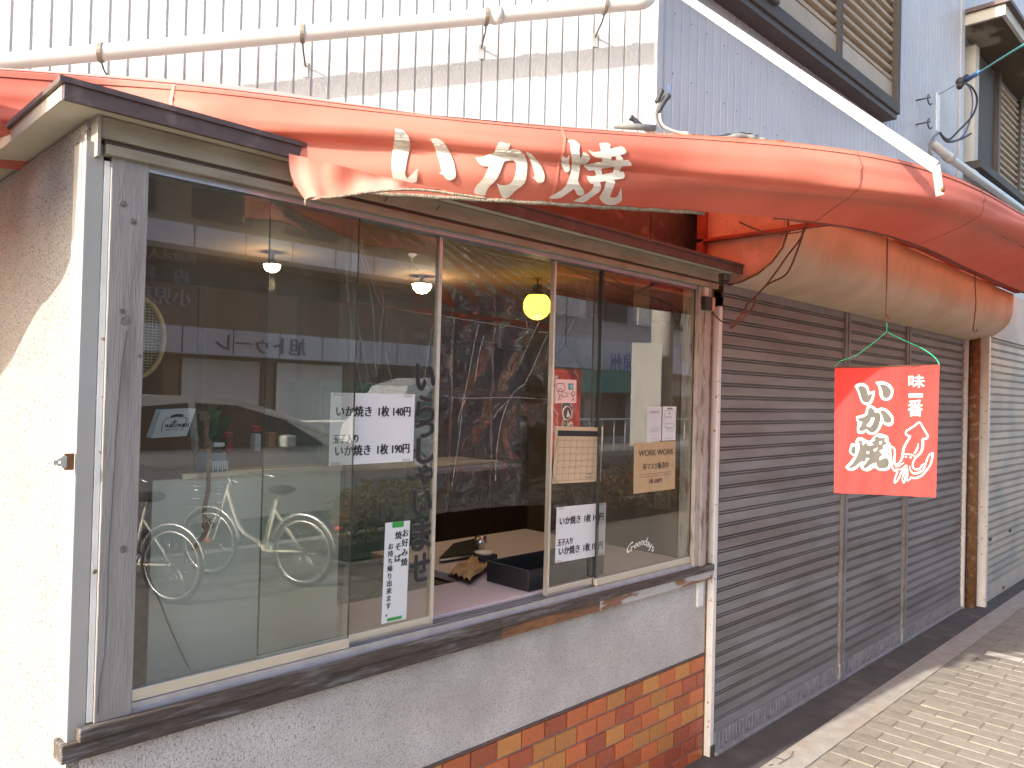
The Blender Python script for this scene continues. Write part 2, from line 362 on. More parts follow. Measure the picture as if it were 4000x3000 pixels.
def stroke2d(pts, wd):
    """a brush line as one outline"""
    P = [Vector((*p, 0)) for p in pts]; P = curve(P, 4) if len(P) > 2 else P; W = wd if isinstance(wd, (list, tuple)) else [wd, wd]
    vs = []; fs = []
    for i, p in enumerate(P):
        d = (P[min(i+1, len(P)-1)]-P[max(i-1, 0)]).normalized(); nn = Vector((-d.y, d.x, 0)); t = i/(len(P)-1)*(len(W)-1); k = min(int(t), len(W)-2); ww = W[k]+(W[k+1]-W[k])*(t-k)
        vs += [p+nn*ww/2, p-nn*ww/2]
    fs = [(2*i, 2*i+1, 2*i+3, 2*i+2) for i in range(len(P)-1)]
    return vs, fs
def place(mapfn, shapes):
    """shapes: list of (verts2d, faces); mapfn(x, y) -> 3D point"""
    b = MB()
    for vs, fs in shapes: b.add([mapfn(v.x, v.y) for v in vs], fs)
    return b
# a sheet with its own axes: origin top-left, u to the right, v down (unit vectors), n outwards
class Sheet:
    def __init__(s, tl, tr, bl, name, m, parent, lift=.0006, th=.0008):
        s.o, s.u, s.v = tl, tr-tl, bl-tl; s.w, s.h = s.u.length, s.v.length; s.u.normalize(); s.v.normalize()
        s.n = s.u.cross(s.v).normalized(); 
        if s.n.dot(CAM-tl) < 0: s.n = -s.n
        s.lift = lift; s.k = 0; s.parent = parent
        b = MB(); b.obox(tl, tr-tl, bl-tl, -s.n*th); s.obj = b.build(name, m, parent); 
    def at(s, x, y, dz=0): return s.o+s.u*x+s.v*y+s.n*(s.lift+dz)
    def shape(s, shapes, name, m, dz=0):
        return place(lambda x, y: s.at(x, y, dz), shapes).build(name, m, s.obj if s.parent is None or True else s.parent, fix=False)
    def text(s, txt, x, y, h, m='ink', wfac=1, bold=0, name='lettering', slant=0, rot=0, to=None):
        """baseline-left at (x, y) metres, h = letter height"""
        vs, fs = text2d(txt); k = h/.72; b = MB(); reps = 1 if not bold else 3
        cr, sr = math.cos(rot), math.sin(rot)
        for r_ in range(reps):
            dx = (r_-1)*bold*h if bold else 0; dy = (abs(r_-1))*bold*h*.5 if bold else 0
            b.add([s.at(x+(v.x*k*wfac+dx+v.y*k*slant)*cr+(v.y*k+dy)*sr, y-(v.y*k+dy)*cr+(v.x*k*wfac+dx+v.y*k*slant)*sr, .0002*r_) for v in vs], fs)
        return b.build(name, m, s.obj, fix=False)
    def rect(s, x, y, w_, h_, m, name='mark', dz=0):
        return MB().quad(s.at(x, y, dz), s.at(x+w_, y, dz), s.at(x+w_, y+h_, dz), s.at(x, y+h_, dz)).build(name, m, s.obj, fix=False)
    def line(s, pts, wd, m, name='line', dz=0.0001):
        return s.shape([stroke2d(pts, wd)], name, m, dz)

WD = Vector((math.cos(R(-35)), math.sin(R(-35)), 0)); NW = Vector((-WD.y, WD.x, 0))      # chamfered wall: direction and inward normal
K = Vector((2.87, 2.0, 0)); CW = NW.dot(K)
def PC(px, py, off=0): return onp(px, py, NW, CW+off)
Y0 = 1.787                                                                        # face of the stall

# ================================================================ GROUND
def sheet_struct(name, x0, y0, x1, y1, z, m):
    o = MB().quad((x0,y0,z),(x1,y0,z),(x1,y1,z),(x0,y1,z)).build(name, m); return tag(o, kind='structure')
sheet_struct('ground', -120, -120, 120, 120, -.02, 'asphalt')
pave = sheet_struct('pavement', -14, -2.4, 40, 1.44, -.0035, 'brick_joint')
sheet_struct('footpath_apron', -14, 1.56, 40, 4.5, 0.0, 'apron')
tag(MB().box((-14, 1.43, -.05), (40, 1.56, .003)).build('edging_strip', 'apron_edge'), kind='structure')  # real edging, widened and kept pale to carry the sunlit band
tag(MB().box((-14, -3.15, -.05), (40, -3.0, .12)).build('kerb', 'kerb'), kind='structure')
sheet_struct('planting_bed', 4.0, -3.0, 40, -2.4, .02, 'hedge_core')
sheet_struct('pavement_margin', -14, -3.0, 4.0, -2.4, -.003, 'brick_tan')
sheet_struct('road', -60, -9.2, 60, -3.15, -.012, 'asphalt')
for x in range(-40, 44, 6): pass
tag(MB().box((-60, -3.65, -.012), (60, -3.53, -.007)).build('road_edge_line', 'paint_line'), kind='structure')
tag(MB().box((-60, -5.9, -.012), (60, -5.78, -.007)).build('road_centre_line', 'paint_line'), kind='structure')
tag(MB().box((-60, -11.6, -.05), (60, -9.2, .12)).build('far_pavement', 'kerb'), kind='structure')
# paving bricks: long side across the footpath
bl, bw, jt = .200, .100, .005
bb = MB(); x, y = 0, 0; hb = .004
bb.add([(jt/2+.0, jt/2, -.03), (bw-jt/2, jt/2, -.03), (bw-jt/2, bl-jt, -.03), (jt/2, bl-jt, -.03),
        (jt/2, jt/2, -hb*.4), (bw-jt/2, jt/2, -hb*.4), (bw-jt/2, bl-jt, -hb*.4), (jt/2, bl-jt, -hb*.4),
        (jt/2+.004, jt/2+.004, 0), (bw-jt/2-.004, jt/2+.004, 0), (bw-jt/2-.004, bl-jt-.004, 0), (jt/2+.004, bl-jt-.004, 0)],
       [(0,1,5,4),(1,2,6,5),(2,3,7,6),(3,0,4,7),(4,5,9,8),(5,6,10,9),(6,7,11,10),(7,4,8,11),(8,9,10,11)])
b0 = bb.build('brick', 'brick_tan', pave); pale = bb.build('brick', 'brick_pale', pave)
me_t, me_p = b0.data, pale.data; bpy.data.objects.remove(b0); bpy.data.objects.remove(pale)
cells = []
for i in range(-60, 220):
    off = .1 if i % 2 else 0
    for j in range(-1, 20):
        yy = 1.43-bl*(j+1)-off+.2; xx = 2.3+i*bw
        if yy+bl > 1.44:
            continue
        cells.append((abs(xx+.05)*.71+abs(yy)*.2 if xx > 2.6 and yy > .35 else 99, xx, yy, i))
cells.sort()
near = [c for c in cells if c[0] < 90][:296]; ns = set((c[1], c[2]) for c in near)
for d, xx, yy, i in near:
    o = bpy.data.objects.new('brick', me_p if i in (33,) else me_t); C.objects.link(o); o.parent = pave
    o.location = (xx, yy, random.uniform(-.001, .0025)); o.rotation_euler = (random.uniform(-.006, .006), random.uniform(-.008, .008), random.uniform(-.006, .006))
rest = MB()
for d, xx, yy, i in cells:
    if (xx, yy) in ns or yy < -2.4: continue
    z = random.uniform(-.001, .002)
    rest.add([(xx+jt/2, yy+jt/2, z), (xx+bw-jt/2, yy+jt/2, z), (xx+bw-jt/2, yy+bl-jt/2, z), (xx+jt/2, yy+bl-jt/2, z)], [(0,1,2,3)])
o = rest.build('paving_bricks', 'brick_tan', pave); o['kind'] = 'stuff'
# cut half bricks against the edging
for i in range(-20, 110):
    if i % 2: continue
half = MB()
for i in range(-60, 220):
    xx = 2.3+i*bw; off = .1 if i % 2 else 0
    top = 1.428; ys = [1.43-bl*(j+1)-off+.2 for j in range(-13, 9)]; t = max(y_+bl for y_ in ys if y_+bl <= 1.44)
    if top-t > .02: half.add([(xx+jt/2, t+jt/2, .0005), (xx+bw-jt/2, t+jt/2, .0005), (xx+bw-jt/2, top, .0005), (xx+jt/2, top, .0005)], [(0,1,2,3)])
o = half.build('cut_bricks', 'brick_tan', pave); o['kind'] = 'stuff'

# ================================================================ MAIN BUILDING (upper storey)
bld = thing('siding_building', 'white and grey metal-sided upper storey behind the orange awning', 'building', (2.87, 2.0, 0))
PITCH = .0703
def board_mesh(h, wd, rec=.007, gap=.005, bevel=.003):
    # local: x = along wall 0..wd, y = outwards(-), z 0..h
    prof = [(gap/2, rec), (gap/2+bevel, 0), (wd-gap/2-bevel, 0), (wd-gap/2, rec)]
    b = MB(); P = [(x_, y_, z_) for z_ in (0, h) for x_, y_ in prof]
    b.add(P, [(0,1,5,4),(1,2,6,5),(2,3,7,6)]); return b
def wall_run(origin, direc, inward, n, z0, z1, m, name='siding_board', rec=.007, gap=.006, start=0, step=PITCH):
    tmp = board_mesh(z1-z0, step, rec, gap).build(name, m, None, fix=False); me = tmp.data; bpy.data.objects.remove(tmp)
    ang = math.atan2(direc.y, direc.x)
    # local y points inward
    flip = 1 if Vector((-direc.y, direc.x, 0)).dot(inward) > 0 else -1
    for i in range(start, n):
        o = bpy.data.objects.new(name, me); C.objects.link(o); o.parent = bld
        p = origin+direc*step*i; p.z = z0; o.location = p-bld.location; o.rotation_euler = (0, 0, ang)
        if flip < 0: o.scale = (1, -1, 1)
# chamfer: from K towards the upper left (direction -WD); inward is NW. run it from far left to K so that local y = NW
NB = 64; orig = K-WD*PITCH*NB
wall_run(Vector(orig), WD, NW, NB, 2.72, 6.6, 'siding')
MB().obox(orig+Vector((0,0,2.72))+NW*.0071, WD*PITCH*NB, Vector((0,0,3.9)), NW*.1).build('siding_backing', 'siding_gap', bld)
MB().obox(orig+Vector((0,0,2.13))+NW*.004, WD*(PITCH*NB-.003), Vector((0,0,.59)), NW*.1).build('lower_fascia_board', 'fascia', bld)
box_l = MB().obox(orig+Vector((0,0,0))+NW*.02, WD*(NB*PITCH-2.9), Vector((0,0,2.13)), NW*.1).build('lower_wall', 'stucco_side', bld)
wall_run(Vector((2.87, 2.0, 0)), Vector((1, 0, 0)), Vector((0, 1, 0)), 65, 2.5, 6.6, 'siding_blue', rec=.004, gap=.010)
box('siding_backing', (2.88, 2.0043, 2.5), (7.44, 2.1, 6.6), 'siding_blue', bld)
box('lower_fascia_board', (2.875, 2.004, 1.9), (3.6, 2.09, 2.4995), 'fascia', bld)
box('corner_trim', (2.866, 1.986, 2.72), (2.905, 2.02, 6.6), 'siding_blue', bld)
# next building along, a little further back
far = thing('neighbour_building', 'pale blue-grey sided building beyond the gutter pipe, with a hooded window', 'building', (7.45, 2.1, 0))
def fb(o): return o
tmpm = board_mesh(4.6, .14, .004, .010)
b = tmpm.build('siding_board', 'siding_blue', None, fix=False); me = b.data; bpy.data.objects.remove(b)
for i in range(50):
    o = bpy.data.objects.new('siding_board', me); C.objects.link(o); o.parent = far; o.location = Vector((7.45+.14*i, 2.1, 2.4))-far.location
box('wall_backing', (7.452, 2.1045, 0), (14.5, 2.2, 7), 'siding_blue', far)
box('corner_trim', (7.36, 1.985, 2.5), (7.452, 2.12, 7), 'siding_blue', far)
# nails / dark spots on the grey wall
nails = MB()
for px, py in ((2637,52),(2701,95),(2762,133),(2828,178),(2880,210),(2934,244),(2628,287),(2700,325),(2762,361),(2828,403),(2878,432),(2930,465),(2984,500),(3034,528),(2577,257),(3054,325),(3098,360),(3140,385),(3183,416),(3510,215),(3470,270),(3230,300)):
    p = PY(px, py, 1.9985); nails.lathe(p, [(0.0, -.003), (.0028, -.002), (.0028, .001)], 6, 'y')
nails.build('nail_heads', 'dark_metal', bld)

# window with beige sliding storm shutters on the grey wall
win = thing('storm_shutter_window', 'upstairs window closed by two beige louvred storm shutters above the grey wall', 'window', (3.6, 1.95, 3.69))
xr = PY(3482, 400, 1.93).x; zb = PY(3482, 405, 1.93).z; xm = PY(3270, 210, 1.93).x; xl = PY(2900, 30, 1.93).x-.9
zt = zb+2.2
box('sill_rail', (xl, 1.885, zb-.075), (xr+.04, 1.998, zb), 'frame_blue', win, .004)
box('under_rail', (xl+.02, 1.90, zb-.11), (xr+.02, 1.997, zb-.0752), 'frame_brown', win)
box('end_stile', (xr, 1.89, zb+.0005), (xr+.05, 1.998, zt), 'frame_blue', win, .004)
box('middle_stile', (xm-.022, 1.905, zb+.0005), (xm+.022, 1.96, zt), 'frame_blue', win, .003)
box('backing', (xl, 1.972, zb+.0005), (xr-.0005, 1.998, zt), 'frame_brown', win)
xe_ = PY(3040, 0, 1.9).x
box('shutter_box_end', (PY(2935, 5, 1.88).x-.15, 1.86, zb-.02), (PY(3035, 15, 1.88).x, 1.98, zb+.10), 'frame_blue', win, .01)
sp_ = .067; nsl = int((zt-zb-.14)/sp_)
for (a, b_) in ((xl, xm-.0225), (xm+.0225, xr-.0005)):
    box('bottom_plate', (a, 1.925, zb+.001), (b_, 1.94, zb+.145), 'beige_slat', win, .003)
    s = MB(); s.extrude([(0, .022, 0), (0, -.006, .010), (0, -.010, .026), (0, -.004, .036), (0, .020, .062), (0, .030, .062), (0, .030, 0)], (0, 0, 0), (b_-a, 0, 0))
    tm = s.build('louvre_slat', 'beige_slat', None); me = tm.data; bpy.data.objects.remove(tm)
    for k in range(nsl):
        o = bpy.data.objects.new('louvre_slat', me); C.objects.link(o); o.parent = win; o.location = Vector((a, 1.935, zb+.15+k*sp_))-win.location
# hooded window further right
hw = thing('hooded_window', 'upstairs window with beige shutters under a stained boxy hood, at the right edge', 'window', (8.2, 2.05, 3.7))
hx = 7.47; h1 = PX(3930, 12, hx); h0 = PX(3755, 38, hx); hb_ = PX(3755, 115, hx); hf = PX(3925, 70, hx)
yf = (h1.y+hf.y)/2; ztop = h1.z; zbot = hf.z
hood = MB(); hl = 3.6
hood.box((hx, yf, zbot+.03), (hx+.03, 2.098, ztop)); hood.box((hx+.031, yf, zbot+.03), (hx+hl, yf+.03, ztop)); 
hood.build('hood_side', 'hood_cream', hw)
box('hood_roof', (hx-.03, yf-.04, ztop+.001), (hx+hl, 2.098, ztop+.035), 'fascia', hw)
box('hood_soffit', (hx+.031, yf+.031, zbot+.05), (hx+hl, 2.098, zbot+.06), 'plywood', hw)
w0 = PY(3785, 200, 2.05); wb = PY(3790, 645, 2.05).z; wt = zbot-.02
box('side_jamb', (w0.x-.02, 1.99, wb), (w0.x+.10, 2.098, wt), 'hood_cream', hw)
box('window_sill', (w0.x-.03, 1.93, wb-.07), (14, 2.098, wb-.0005), 'frame_blue', hw)
xd = PY(3885, 400, 2.03).x
box('dark_screen', (w0.x+.101, 2.03, wb), (xd, 2.05, wt), 'frame_blue', hw)
box('middle_stile', (xd+.001, 1.99, wb), (xd+.07, 2.06, wt), 'frame_brown', hw)
xs2 = xd+.071; xs3 = PY(3975, 600, 2.03).x
for (a, b_) in ((xs2, xs3-.02), (xs3+.02, 14)):
    s = MB(); s.extrude([(0, .022, 0), (0, -.006, .010), (0, -.010, .026), (0, -.004, .036), (0, .020, .062), (0, .030, .062), (0, .030, 0)], (0, 0, 0), (b_-a, 0, 0))
    tm = s.build('louvre_slat', 'beige_slat', None); me = tm.data; bpy.data.objects.remove(tm)
    for k in range(int((wt-wb-.1)/sp_)):
        o = bpy.data.objects.new('louvre_slat', me); C.objects.link(o); o.parent = hw; o.location = Vector((a, 2.03, wb+.10+k*sp_))-hw.location
box('middle_stile', (xs3-.0195, 2.0, wb), (xs3+.0195, 2.06, wt), 'frame_brown', hw)
box('backing', (w0.x+.102, 2.066, wb), (14, 2.097, wt), 'frame_brown', hw)
box('lintel_board', (hx+.032, 2.07, wt+.0005), (14, 2.098, zbot+.049), 'siding_blue', hw)

# downpipe on the white wall
pipe = thing('drain_pipe', 'long white drain pipe running along the sunlit white siding', 'pipe', tuple(PC(1500, 100, -.14)))
pp = [PC(x_, y_, -.14) for x_, y_ in ((-260, 272), (0, 240), (330, 208), (1090, 130), (1835, 75), (2350, 25), (2490, 18), (2545, -8))]
path = [pp[0]+(pp[4]-pp[0])*0]
A, B = PC(-100, 252, -.14), PC(2450, 14, -.14); B.z = B.z
def pc_line(t): return A+(B-A)*t
pts = [pc_line(t) for t in (-.15, 0, .25, .5, .75, 1)]
end = PC(2530, -4, -.12); pts2 = curve([pts[-1], PC(2500, 10, -.14), end, PC(2570, -60, -.1)], 5)
rp = .0305
MB().tube(pts[:-1]+pts2, rp, 18).build('pipe_run', 'pvc', pipe)
for px in (1815, 1880):
    t = (px+100)/2550; c = pc_line(t); d = (B-A).normalized()
    if px == 1880: MB().tube([c-d*.02, c+d*.02], rp+.004, 18).build('coupling', 'pvc', pipe)
for px in (340, 1090, 1835, 2350):
    c = pc_line((px+100)/2550); d = (B-A).normalized(); upv = Vector((0, 0, 1)); side = -NW
    clamp = MB(); ring = []
    clamp.lathe((0,0,0), [(0,0)], 3) if False else None
    n_ = 16; vs = []; fs = []
    for k in range(n_+1):
        t = 2*math.pi*k/n_; off = (side*math.cos(t)+upv*math.sin(t))
        for rr, dd in ((rp+.001, -.008), (rp+.005, -.008), (rp+.005, .008), (rp+.001, .008)): vs.append(c+off*rr+d*dd)
    for k in range(n_):
        for q in range(4): fs.append((k*4+q, k*4+(q+1) % 4, (k+1)*4+(q+1) % 4, (k+1)*4+q))
    clamp.add(vs, fs); ob = clamp.build('pipe_clamp', 'clamp_steel', pipe)
    ft = c+NW*.14+Vector((0,0,-.07)); MB().tube([c-upv*rp, c-upv*(rp+.02)+NW*.03, ft], .0035, 6).build('bracket_rod', 'dark_metal', ob)
    MB().obox(ft-WD*.012+Vector((0,0,-.045)), WD*.024, Vector((0,0,.06)), -NW*.004).build('bracket_foot', 'alu', ob)

# ================================================================ AWNING
aw = thing('awning', 'faded orange-red cloth awning with white brush lettering', 'awning', (2.2, 1.2, 2.1))
# hem line in plan (s along), straight along the chamfered wall, rounding the corner and following the street
CH = NW.dot(Vector((1.57, 1.57, 0)))
def Lp(x_): return Vector((x_, (CH-NW.x*x_)/NW.y, 0))
hemp = [Lp(-1.0), Lp(-.4), Lp(.2), Lp(.8), Lp(1.3), Lp(1.8), Vector((2.2, 1.115, 0)), Vector((2.5, .955, 0)), Vector((2.85, .885, 0)), Vector((3.4, .87, 0)), Vector((4.2, .87, 0)), Vector((5.2, .88, 0)), Vector((6.5, .88, 0)), Vector((8, .88, 0))]
path = curve(hemp, 14); cum = [0]
for i in range(1, len(path)): cum.append(cum[-1]+(path[i]-path[i-1]).length)
TOT = cum[-1]
def at_s(s_):
    s_ = max(0, min(TOT, s_)); lo = 0
    import bisect
    lo = min(max(bisect.bisect(cum, s_)-1, 0), len(path)-2); t = (s_-cum[lo])/max(1e-6, cum[lo+1]-cum[lo]); p = path[lo].lerp(path[lo+1], t)
    d = (path[min(lo+3, len(path)-1)]-path[max(lo-2, 0)]).normalized(); n = Vector((-d.y, d.x, 0)); return p, d, n
def lerp(a, b, t): return a+(b-a)*max(0, min(1, t))
def wob(s_, a, b, c=0): return math.sin(s_*a+c)*b
def aw_prof(s_):
    """(offset towards the wall, z) from the hem upwards, forward of the hem negative"""
    k = (s_-3.6)/1.4
    seam_o = lerp(-.135, -.20, k)+wob(s_, 2.1, .010); seam_z = lerp(2.285, 2.245, k)+wob(s_, 3.3, .010, 1)
    cr_o = lerp(-.155, -.235, k)+wob(s_, 2.7, .012, 2); cr_z = lerp(2.185, 2.15, k)+wob(s_, 2.9, .010)
    hem_z = 2.102+wob(s_, 1.9, .008, 1)+lerp(.0, -.012, k)
    g = max(0, min(1, (s_-2.05)/.33))*max(0, min(1, (4.0-s_)/1.0)); g = g*g*(3-2*g); hem_o = -.235*g*max(0, min(1, (s_-2.34)/.06)); cr_o -= .13*g; seam_o -= .10*g
    fz = lambda o_, z_: CAMH+(z_-CAMH)*(1+o_/2.187)
    hem_z = fz(hem_o, hem_z); cr_z = fz(-.13*g, cr_z); seam_z = fz(-.10*g, seam_z)
    return [(hem_o, hem_z), ((cr_o+hem_o)*.5, hem_z+(cr_z-hem_z)*.42), (cr_o*.9, cr_z-.012), (cr_o, cr_z+.012), (cr_o*.97, cr_z+(seam_z-cr_z)*.55), (seam_o, seam_z)]
NT = 20
def aw_pt(s_, t, part='face'):
    p, d, n = at_s(s_); pr = aw_prof(s_)
    if part == 'face':
        c = [Vector((a, b, 0)) for a, b in pr]; u = t*(len(c)-1); i = min(int(u), len(c)-2); f = u-i
        p0, p1, p2, p3 = c[max(i-1, 0)], c[i], c[i+1], c[min(i+2, len(c)-1)]
        q = .5*((2*p1)+(p2-p0)*f+(2*p0-5*p1+4*p2-p3)*f*f+(3*p1-p0-3*p2+p3)*f**3)
        wr = math.sin(s_*5.1+t*5)*.006*math.sin(t*math.pi)+math.sin(s_*11-t*9)*.003*math.sin(t*math.pi)
        wr += .012*math.exp(-((t-.62-.08*math.sin(s_*1.3))/.04)**2)*(.5+.5*math.sin(s_*.9+1))+.010*math.exp(-((t-.40-.05*math.sin(s_*2.1+1))/.035)**2)*(.5+.5*math.sin(s_*1.3+3))-.007*math.exp(-((t-.80-.03*math.sin(s_*3.1))/.03)**2)
        return p+n*(q.x+wr)+Vector((0, 0, q.y))
    so, sz = pr[-1]
    wall = lerp(1.095, 1.10, 0)
    q = so+(wall-so)*t; z = sz+(2.705-sz)*t+math.sin(min(1, t*1.6)*math.pi)*.022*max(0, min(1, (3.35-s_)/1.1))+wob(s_, 6, .006*math.sin(math.pi*t))
    return p+n*q+Vector((0, 0, z))
NS = 260
face = MB(); face.grid(lambda u, t: aw_pt(u*TOT, t), NS, NT)
def torn(f):
    p = sum((face.v[k] for k in f), Vector((0, 0, 0)))/4; x_, y_ = proj(p); return 450 < x_ < 1128 and y_ > 428+.2585*(x_-250)-46+7*math.sin(x_*.05)+4*math.sin(x_*.13)
keep = [k for k, f in enumerate(face.f) if not torn(f)]; face.f = [face.f[k] for k in keep]; face.sm = [True]*len(keep)
cloth = face.build('valance', 'awning', aw, fix=False)
bvh_aw = BVHTree.FromPolygons([v for v in face.v], face.f)
top = MB(); top.grid(lambda u, t: aw_pt(u*TOT, t, 'top'), NS, 10); topo = top.build('roof_sheet', 'awning_top', aw, fix=False)
# sun-bleached strip of the top nearest the seam: a separate pale strip of cloth sewn on
strip = MB(); strip.grid(lambda u, t: aw_pt(.0+u*TOT, .02+t*.24, 'top')+Vector((0, 0, .003)), NS, 4); strip.build('top_binding', 'awning_top', aw, fix=False)
# stitching along the seam and the cross seams
MB().tube([aw_pt(TOT*i/200, .93)+at_s(TOT*i/200)[2]*-.0015 for i in range(201)], .0012, 5).build('stitching', 'thread', aw)
def find_s(px, t=.6):
    best = min(range(0, 400), key=lambda i: abs(proj(aw_pt(TOT*i/400, t))[0]-px)); return TOT*best/400
for px_ in (672, 2195, 3370, 3840):
    s0 = find_s(px_)
    w_ = .008 if px_ < 3000 else .003
    sm = MB(); sm.grid(lambda u, t: aw_pt(s0+(u-.5)*w_*(1 if px_<3000 else 1)-.03*(1-t)*(px_>2000)*.8, t)+at_s(s0)[2]*-.0022, 2, 24)
    sm.build('seam_tape', 'awning_fold' if px_ < 3000 else 'thread', aw, fix=False)
# hem rope
rope = []
for i in range(0, 321):
    s_ = TOT*i/320; p = aw_pt(s_, 0); rope.append(p+Vector((0, 0, -.004+math.sin(i*1.7)*.001)))
vis = [p for p in rope if 1200 < proj(p)[0] < 2780 and p.x < 4]
MB().tube(vis, [.0055+.001*math.sin(i*2.1) for i in range(len(vis))], 7).build('hem_rope', 'rope_tan', aw)
MB().tube([p+Vector((0,0,.002)) for p in rope if p.x > 2.2], .003, 6).build('hem_cord', 'thread', aw)
# folded-out torn corner on the left of the lettering
FC = CH-.315
def fold_pt(px, py, lift=0): return onp(px, py, NW, FC+lift)
topl = [(1128, 600), (1300, 640), (1500, 690), (1700, 733), (1790, 757)]; botl = [(1195, 785), (1300, 768), (1500, 742), (1650, 742), (1790, 758)]
def polyl(P, t):
    u = t*(len(P)-1); i = min(int(u), len(P)-2); f = u-i; return (P[i][0]*(1-f)+P[i+1][0]*f, P[i][1]*(1-f)+P[i+1][1]*f)
fd = MB(); fd.grid(lambda u, t: fold_pt(*[polyl(topl, u)[k]*(1-t)+polyl(botl, u)[k]*t - (0 if k or u > .25 else 22*math.sin(t*math.pi)*(1-u*4)) for k in (0, 1)], lift=.03*(1-t)*0+.035*t*(1-t)+.004*math.sin(u*17+t*3)+.003*math.sin(u*41)), 30, 10)
fold = fd.build('folded_corner', 'awning_fold', aw, fix=False)
MB().tube(curve([fold_pt(x_, y_, -.002) for x_, y_ in ((1193, 800), (1205, 772), (1300, 770), (1500, 744), (1650, 742), (1790, 760), (1900, 775))], 6), .0034, 7).build('hem_rope', 'rope_tan', aw)
# ragged torn edge scraps near the fascia
tear = MB()
for (x_, y_) in ((503, 412), (700, 478), (760, 495), (930, 530), (960, 545), (1090, 578)):
    a = onp(x_, y_, NW, CH-.16); tear.add([a, a+WD*.05+Vector((0,0,-.028)), a+WD*.03+Vector((0,0,-.004))-NW*.012], [(0,1,2)])
tear.build('torn_scraps', 'awning', aw, fix=False)
# mostly unseen cloth past the left eave, added to cast the red wall shadow
fl = MB()
tops = [(.44, 2.10, 2.135), (.20, 1.80, 2.32), (.05, 1.92, 2.42), (-.10, 2.12, 2.5), (-.32, 2.40, 2.5), (-.9, 2.9, 2.5)]
bots = [(.44, 2.09, 2.11), (.20, 1.82, 2.0), (.08, 1.95, 1.98), (-.05, 2.15, 1.985), (-.25, 2.38, 1.945), (-.9, 2.9, 2.1)]
def pl3(P, t):
    u = t*(len(P)-1); i = min(int(u), len(P)-2); f = u-i; return Vector(P[i]).lerp(Vector(P[i+1]), f)
fl.grid(lambda u, t: pl3(tops, u).lerp(pl3(bots, u), t)+Vector((.01*math.sin(u*14+t*4), .012*math.sin(u*9), 0)), 24, 6); fl.build('shadow_caster_strip', 'awning', aw, fix=False)
# steel frame under the cloth
MB().tube([aw_pt(TOT*i/60, .42)+at_s(TOT*i/60)[2]*.03 for i in range(61)], .011, 8).build('front_rail', 'steel_red', aw)
for s_ in [1.2, 2.1, 3.0, 3.9, 4.7, 5.6, 6.5, 7.4, 8.3]:
    if s_ < TOT:
        a = aw_pt(s_, .42)+at_s(s_)[2]*.03; p, d, n = at_s(s_); e = p+n*1.08+Vector((0,0,2.62)); MB().tube([a, e], .010, 8).build('frame_arm', 'steel_red', aw)

